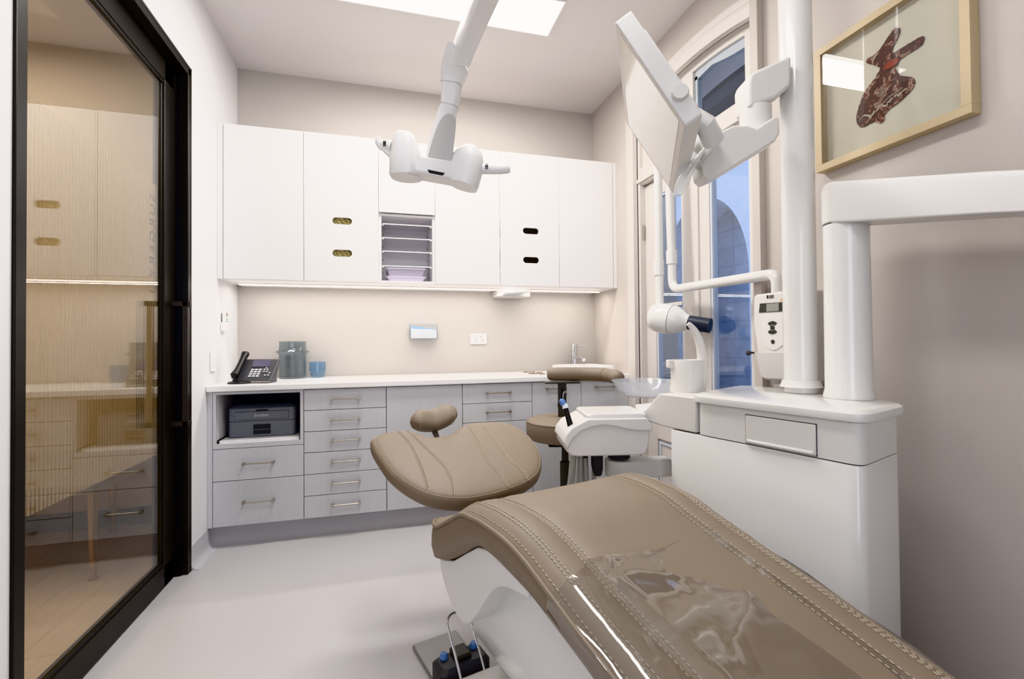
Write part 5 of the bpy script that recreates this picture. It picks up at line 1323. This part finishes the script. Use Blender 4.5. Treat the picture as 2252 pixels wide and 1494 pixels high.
bm = bmesh.new(); ip = catmull([(x, y, 0) for x, y in ((941, 345), (952, 305), (968, 265), (985, 250), (1000, 258), (1001, 280), (997, 320), (993, 358))], 5)
P = [LD(p.x, p.y, DL-.040) for p in ip]; prism(bm, P, (0, .012, 0)); finish('neck_inlay', bm, M['shade_panel'], lamp, smooth=40)
limb('collar', [(970, 230, 1006, 238, DL, .029), (971, 205, 1012, 214, DL-.005, .029), (971, 180, 1014, 190, DL-.01, .029)])
limb('knuckle', [(971, 183, 1014, 190, DL-.01, .030), (970, 165, 1024, 172, DL-.02, .032), (972, 140, 1030, 160, DL-.05, .030), (985, 98, 1000, 100, DL-.10, .02)])
bs = catmull([(x, y, 0) for x, y in ((991, 150), (1030, 0))], 2)
def arm_sec(x0, y0, x1, y1, D, ht): return (x0, y0, x1, y1, D, ht)
bm = bmesh.new(); rings = []
for (lx, ly, mx_, my, rx, ry, D) in ((995, 128, 996, 142, 1034, 148, DL-.06), (995, 95, 1003, 118, 1042, 126, DL-.10), (1013, 45, 1028, 62, 1066, 72, DL-.22), (1031, 0, 1052, 2, 1099, 2, DL-.36), (1068, -90, 1096, -110, 1160, -100, DL-.55), (1095, -180, 1126, -210, 1200, -200, DL-.66)):
    a, b, c = LD(lx, ly, D+.035), LD(mx_, my, D-.03), LD(rx, ry, D-.03); d = c+(a-b)
    P = [a, b, c, d]; ring_ = []
    for i_ in range(4):
        p, q, r_ = P[i_-1], P[i_], P[(i_+1) % 4]
        A_, B_ = q+(p-q).normalized()*min(.008, (p-q).length*.4), q+(r_-q).normalized()*min(.008, (r_-q).length*.4)
        ring_ += [A_*(1-t_)**2+q*2*t_*(1-t_)+B_*t_*t_ for t_ in (0, .33, .67, 1)]
    rings.append(ring_)
loft(bm, rings); finish('spring_arm', bm, M['lampw'], lamp, smooth=30)
bm = bmesh.new(); p = LD(1054, 54, DL-.255); 
tube(bm, [p+Vector((.010*math.cos(2*PI*k/24), -.003, .013*math.sin(2*PI*k/24))) for k in range(25)], .0012, 6); finish('release_button', bm, M['lampw'], lamp)
# out of frame: elbow and boom to the ceiling
e0 = LD(1140, -220, DL-.66); ce = lc.copy()
bm = bmesh.new(); tube(bm, [e0, e0+Vector((0, -.03, .03)), Vector((e0.x, e0.y-.03, ZC-lc.z-.03))], .035, 20); finish('drop_tube', bm, M['unit'], lamp)
bm = bmesh.new(); lathe(bm, [(.035, ZC-lc.z-.06), (.10, ZC-lc.z-.03), (.11, ZC-lc.z-.001)], (e0.x, e0.y-.03, 0), 32); finish('ceiling_mount', bm, M['lampw'], lamp)

# ================================================================== FRAMED MOTH PICTURE (right wall)
XP = XR-.040
pa_ = [on_x(x, y, XP) for x, y in ((1787, 117), (1797, 380), (2137, 247))]
py1 = (pa_[0].y+pa_[1].y)/2; py0 = pa_[2].y; pz0 = (pa_[1].z+pa_[2].z)/2; pz1 = pa_[0].z
pic = thing('picture_frame', 'oak box frame holding a pinned brown moth on cream mount', 'picture', (XR-.0008, (py0+py1)/2, (pz0+pz1)/2))
print('picture', py0, py1, pz0, pz1)
hw, hh = (py1-py0)/2, (pz1-pz0)/2; fw = .026
bm = bmesh.new()
for (a, b, c, d) in ((-hw, hw, -hh, -hh+fw), (-hw, hw, hh-fw, hh), (-hw, -hw+fw, -hh+fw, hh-fw), (hw-fw, hw, -hh+fw, hh-fw)): box(bm, -.039, 0, a, b, c, d)
finish('frame', bm, M['oak'], pic, bevel=.001)
finish('mount', BX(-.010, -.006, -hw+fw-.001, hw-fw+.001, -hh+fw-.001, hh-fw+.001), M['mount'], pic)
finish('glazing', BX(-.033, -.031, -hw+fw-.001, hw-fw+.001, -hh+fw-.001, hh-fw+.001), M['picglass'], pic, smooth=0)
PO_ = pic.location.copy()
def wing(name, pxs, m, x=-.0125, jag=.0):  # ragged, scaly outline
    bm = bmesh.new(); rnd = random.Random(len(pxs)); P = catmull([on_x(a, b, PO_.x+x)-PO_ for a, b in pxs], 5, closed=True)
    P = [Vector((x, p.y+rnd.uniform(-jag, jag), p.z+rnd.uniform(-jag, jag))) for p in P]; prism(bm, P, (-.0015, 0, 0)); return finish(name, bm, m, pic, smooth=0)
wing('forewing', [(1905, 136), (1917, 124), (1929, 115), (1937, 106), (1949, 88), (1962, 69), (1969, 61.6), (1979, 62.5), (1978.6, 74), (1972, 89), (1963, 108), (1963, 117), (1971, 113), (1984, 105), (2006, 92), (2026, 80), (2032.5, 81.6), (2031.5, 92), (2022, 103), (1994, 121.6), (1979, 132), (1972, 145), (1957, 152), (1945, 150), (1926, 145)], M['wing'], jag=.0012)
wing('hindwing', [(1905, 198), (1918, 180), (1932, 160), (1940, 146), (1965, 146), (1979, 165), (2003, 169), (2012.5, 178.6), (2006, 197), (1982, 221.7), (1957, 240), (1946, 252.5), (1944.7, 265), (1935.5, 271), (1923, 268), (1908, 275), (1895.5, 280), (1886, 274), (1884, 260), (1886, 246), (1895.5, 215.5)], M['wing'], x=-.012, jag=.0012)
wing('wing_body', [(1944, 150), (1955, 135), (1972, 128), (1977, 133), (1966, 145), (1950, 152)], M['wing_red'], x=-.0145, jag=.001)
bm = bmesh.new(); Pz = catmull([on_x(a, b, PO_.x-.0145)-PO_ for a, b in ((1891, 268), (1902, 254), (1914, 258), (1926, 244), (1938, 232), (1950, 230), (1966, 214), (1980, 206), (1996, 190))], 4); rj = random.Random(5)
for i in range(0, len(Pz)-2, 2): tube(bm, [p+Vector((0, rj.uniform(-.004, .004), rj.uniform(-.004, .004))) for p in Pz[i:i+3]], rj.uniform(.0012, .0034), 6)
finish('wing_marking', bm, M['wing_pale'], pic); bm = bmesh.new(); Pz = [on_x(a, b, PO_.x-.0145)-PO_ for a, b in ((1905, 272), (1912, 262), (1934, 236), (1955, 214), (1985, 193))]; tube(bm, Pz, .0014, 6); finish('wing_marking', bm, M['wing_pale'], pic)
bm = bmesh.new(); Pz = [on_x(a, b, PO_.x-.0145)-PO_ for a, b in ((1908, 128), (1922, 122), (1930, 116), (1920, 134))]; tube(bm, Pz, .003, 6); finish('wing_marking', bm, M['wing_pale'], pic)

# ================================================================== LIGHTS
def area(name, loc, rot, sx, sy, power, col=(1, 1, 1)):
    l = bpy.data.lights.new(name, 'AREA'); l.shape = 'RECTANGLE'; l.size = sx; l.size_y = sy; l.energy = power; l.color = col
    o = bpy.data.objects.new(name, l); COL.objects.link(o); o.location = loc; o.rotation_euler = rot; return o
area('ceiling_panel_light', (lx1-.6, ly1-.15, ZC-.03), (0, 0, 0), 1.1, .25, 36, (1, .975, .95))
area('added_overhead_fill', (.30, 1.05, ZC-.03), (0, 0, 0), .3, 1.3, 26, (1, .985, .97))  # unseen lamp added overhead for fill and a bright streak on the plastic cover
area('strip_wash_light', (.35, 3.27, 1.49), (0, 0, 0), 2.4, .02, 6.5, (1, .96, .93))
area('rear_window_light', (-.2, YN+.05, 1.5), (PI/2, 0, 0), 1.2, 1.6, 18, (.80, .87, 1))
area('corridor_light', (-2.4, 1.9, ZC-.05), (0, 0, 0), 1.4, 2.4, 42, (1, .86, .66))
area('yard_daylight', (2.3, 5.6, 1.9), (math.radians(-78), 0, math.radians(-12)), 1.0, 1.8, 90, (.66, .79, 1))
area('yard_skylight', (2.3, 2.6, 2.85), (0, math.radians(-28), 0), .6, 2.6, 42, (.68, .80, 1))
w = bpy.data.worlds.new('world'); scene.world = w; w.use_nodes = True
bg = w.node_tree.nodes['Background']; bg.inputs[0].default_value = (.45, .58, .9, 1); bg.inputs[1].default_value = .5

scene.view_settings.view_transform = 'Khronos PBR Neutral'
scene.view_settings.look = 'None'
scene.view_settings.exposure = 0.0
scene.cycles.max_bounces = 8; scene.cycles.diffuse_bounces = 4; scene.cycles.glossy_bounces = 4
scene.cycles.use_adaptive_sampling = True; scene.cycles.adaptive_threshold = .02; scene.cycles.transparent_max_bounces = 16; scene.cycles.transmission_bounces = 8
scene.cycles.use_denoising = True
scene.cycles.caustics_reflective = False; scene.cycles.caustics_refractive = False
scene.cycles.sample_clamp_indirect = 6
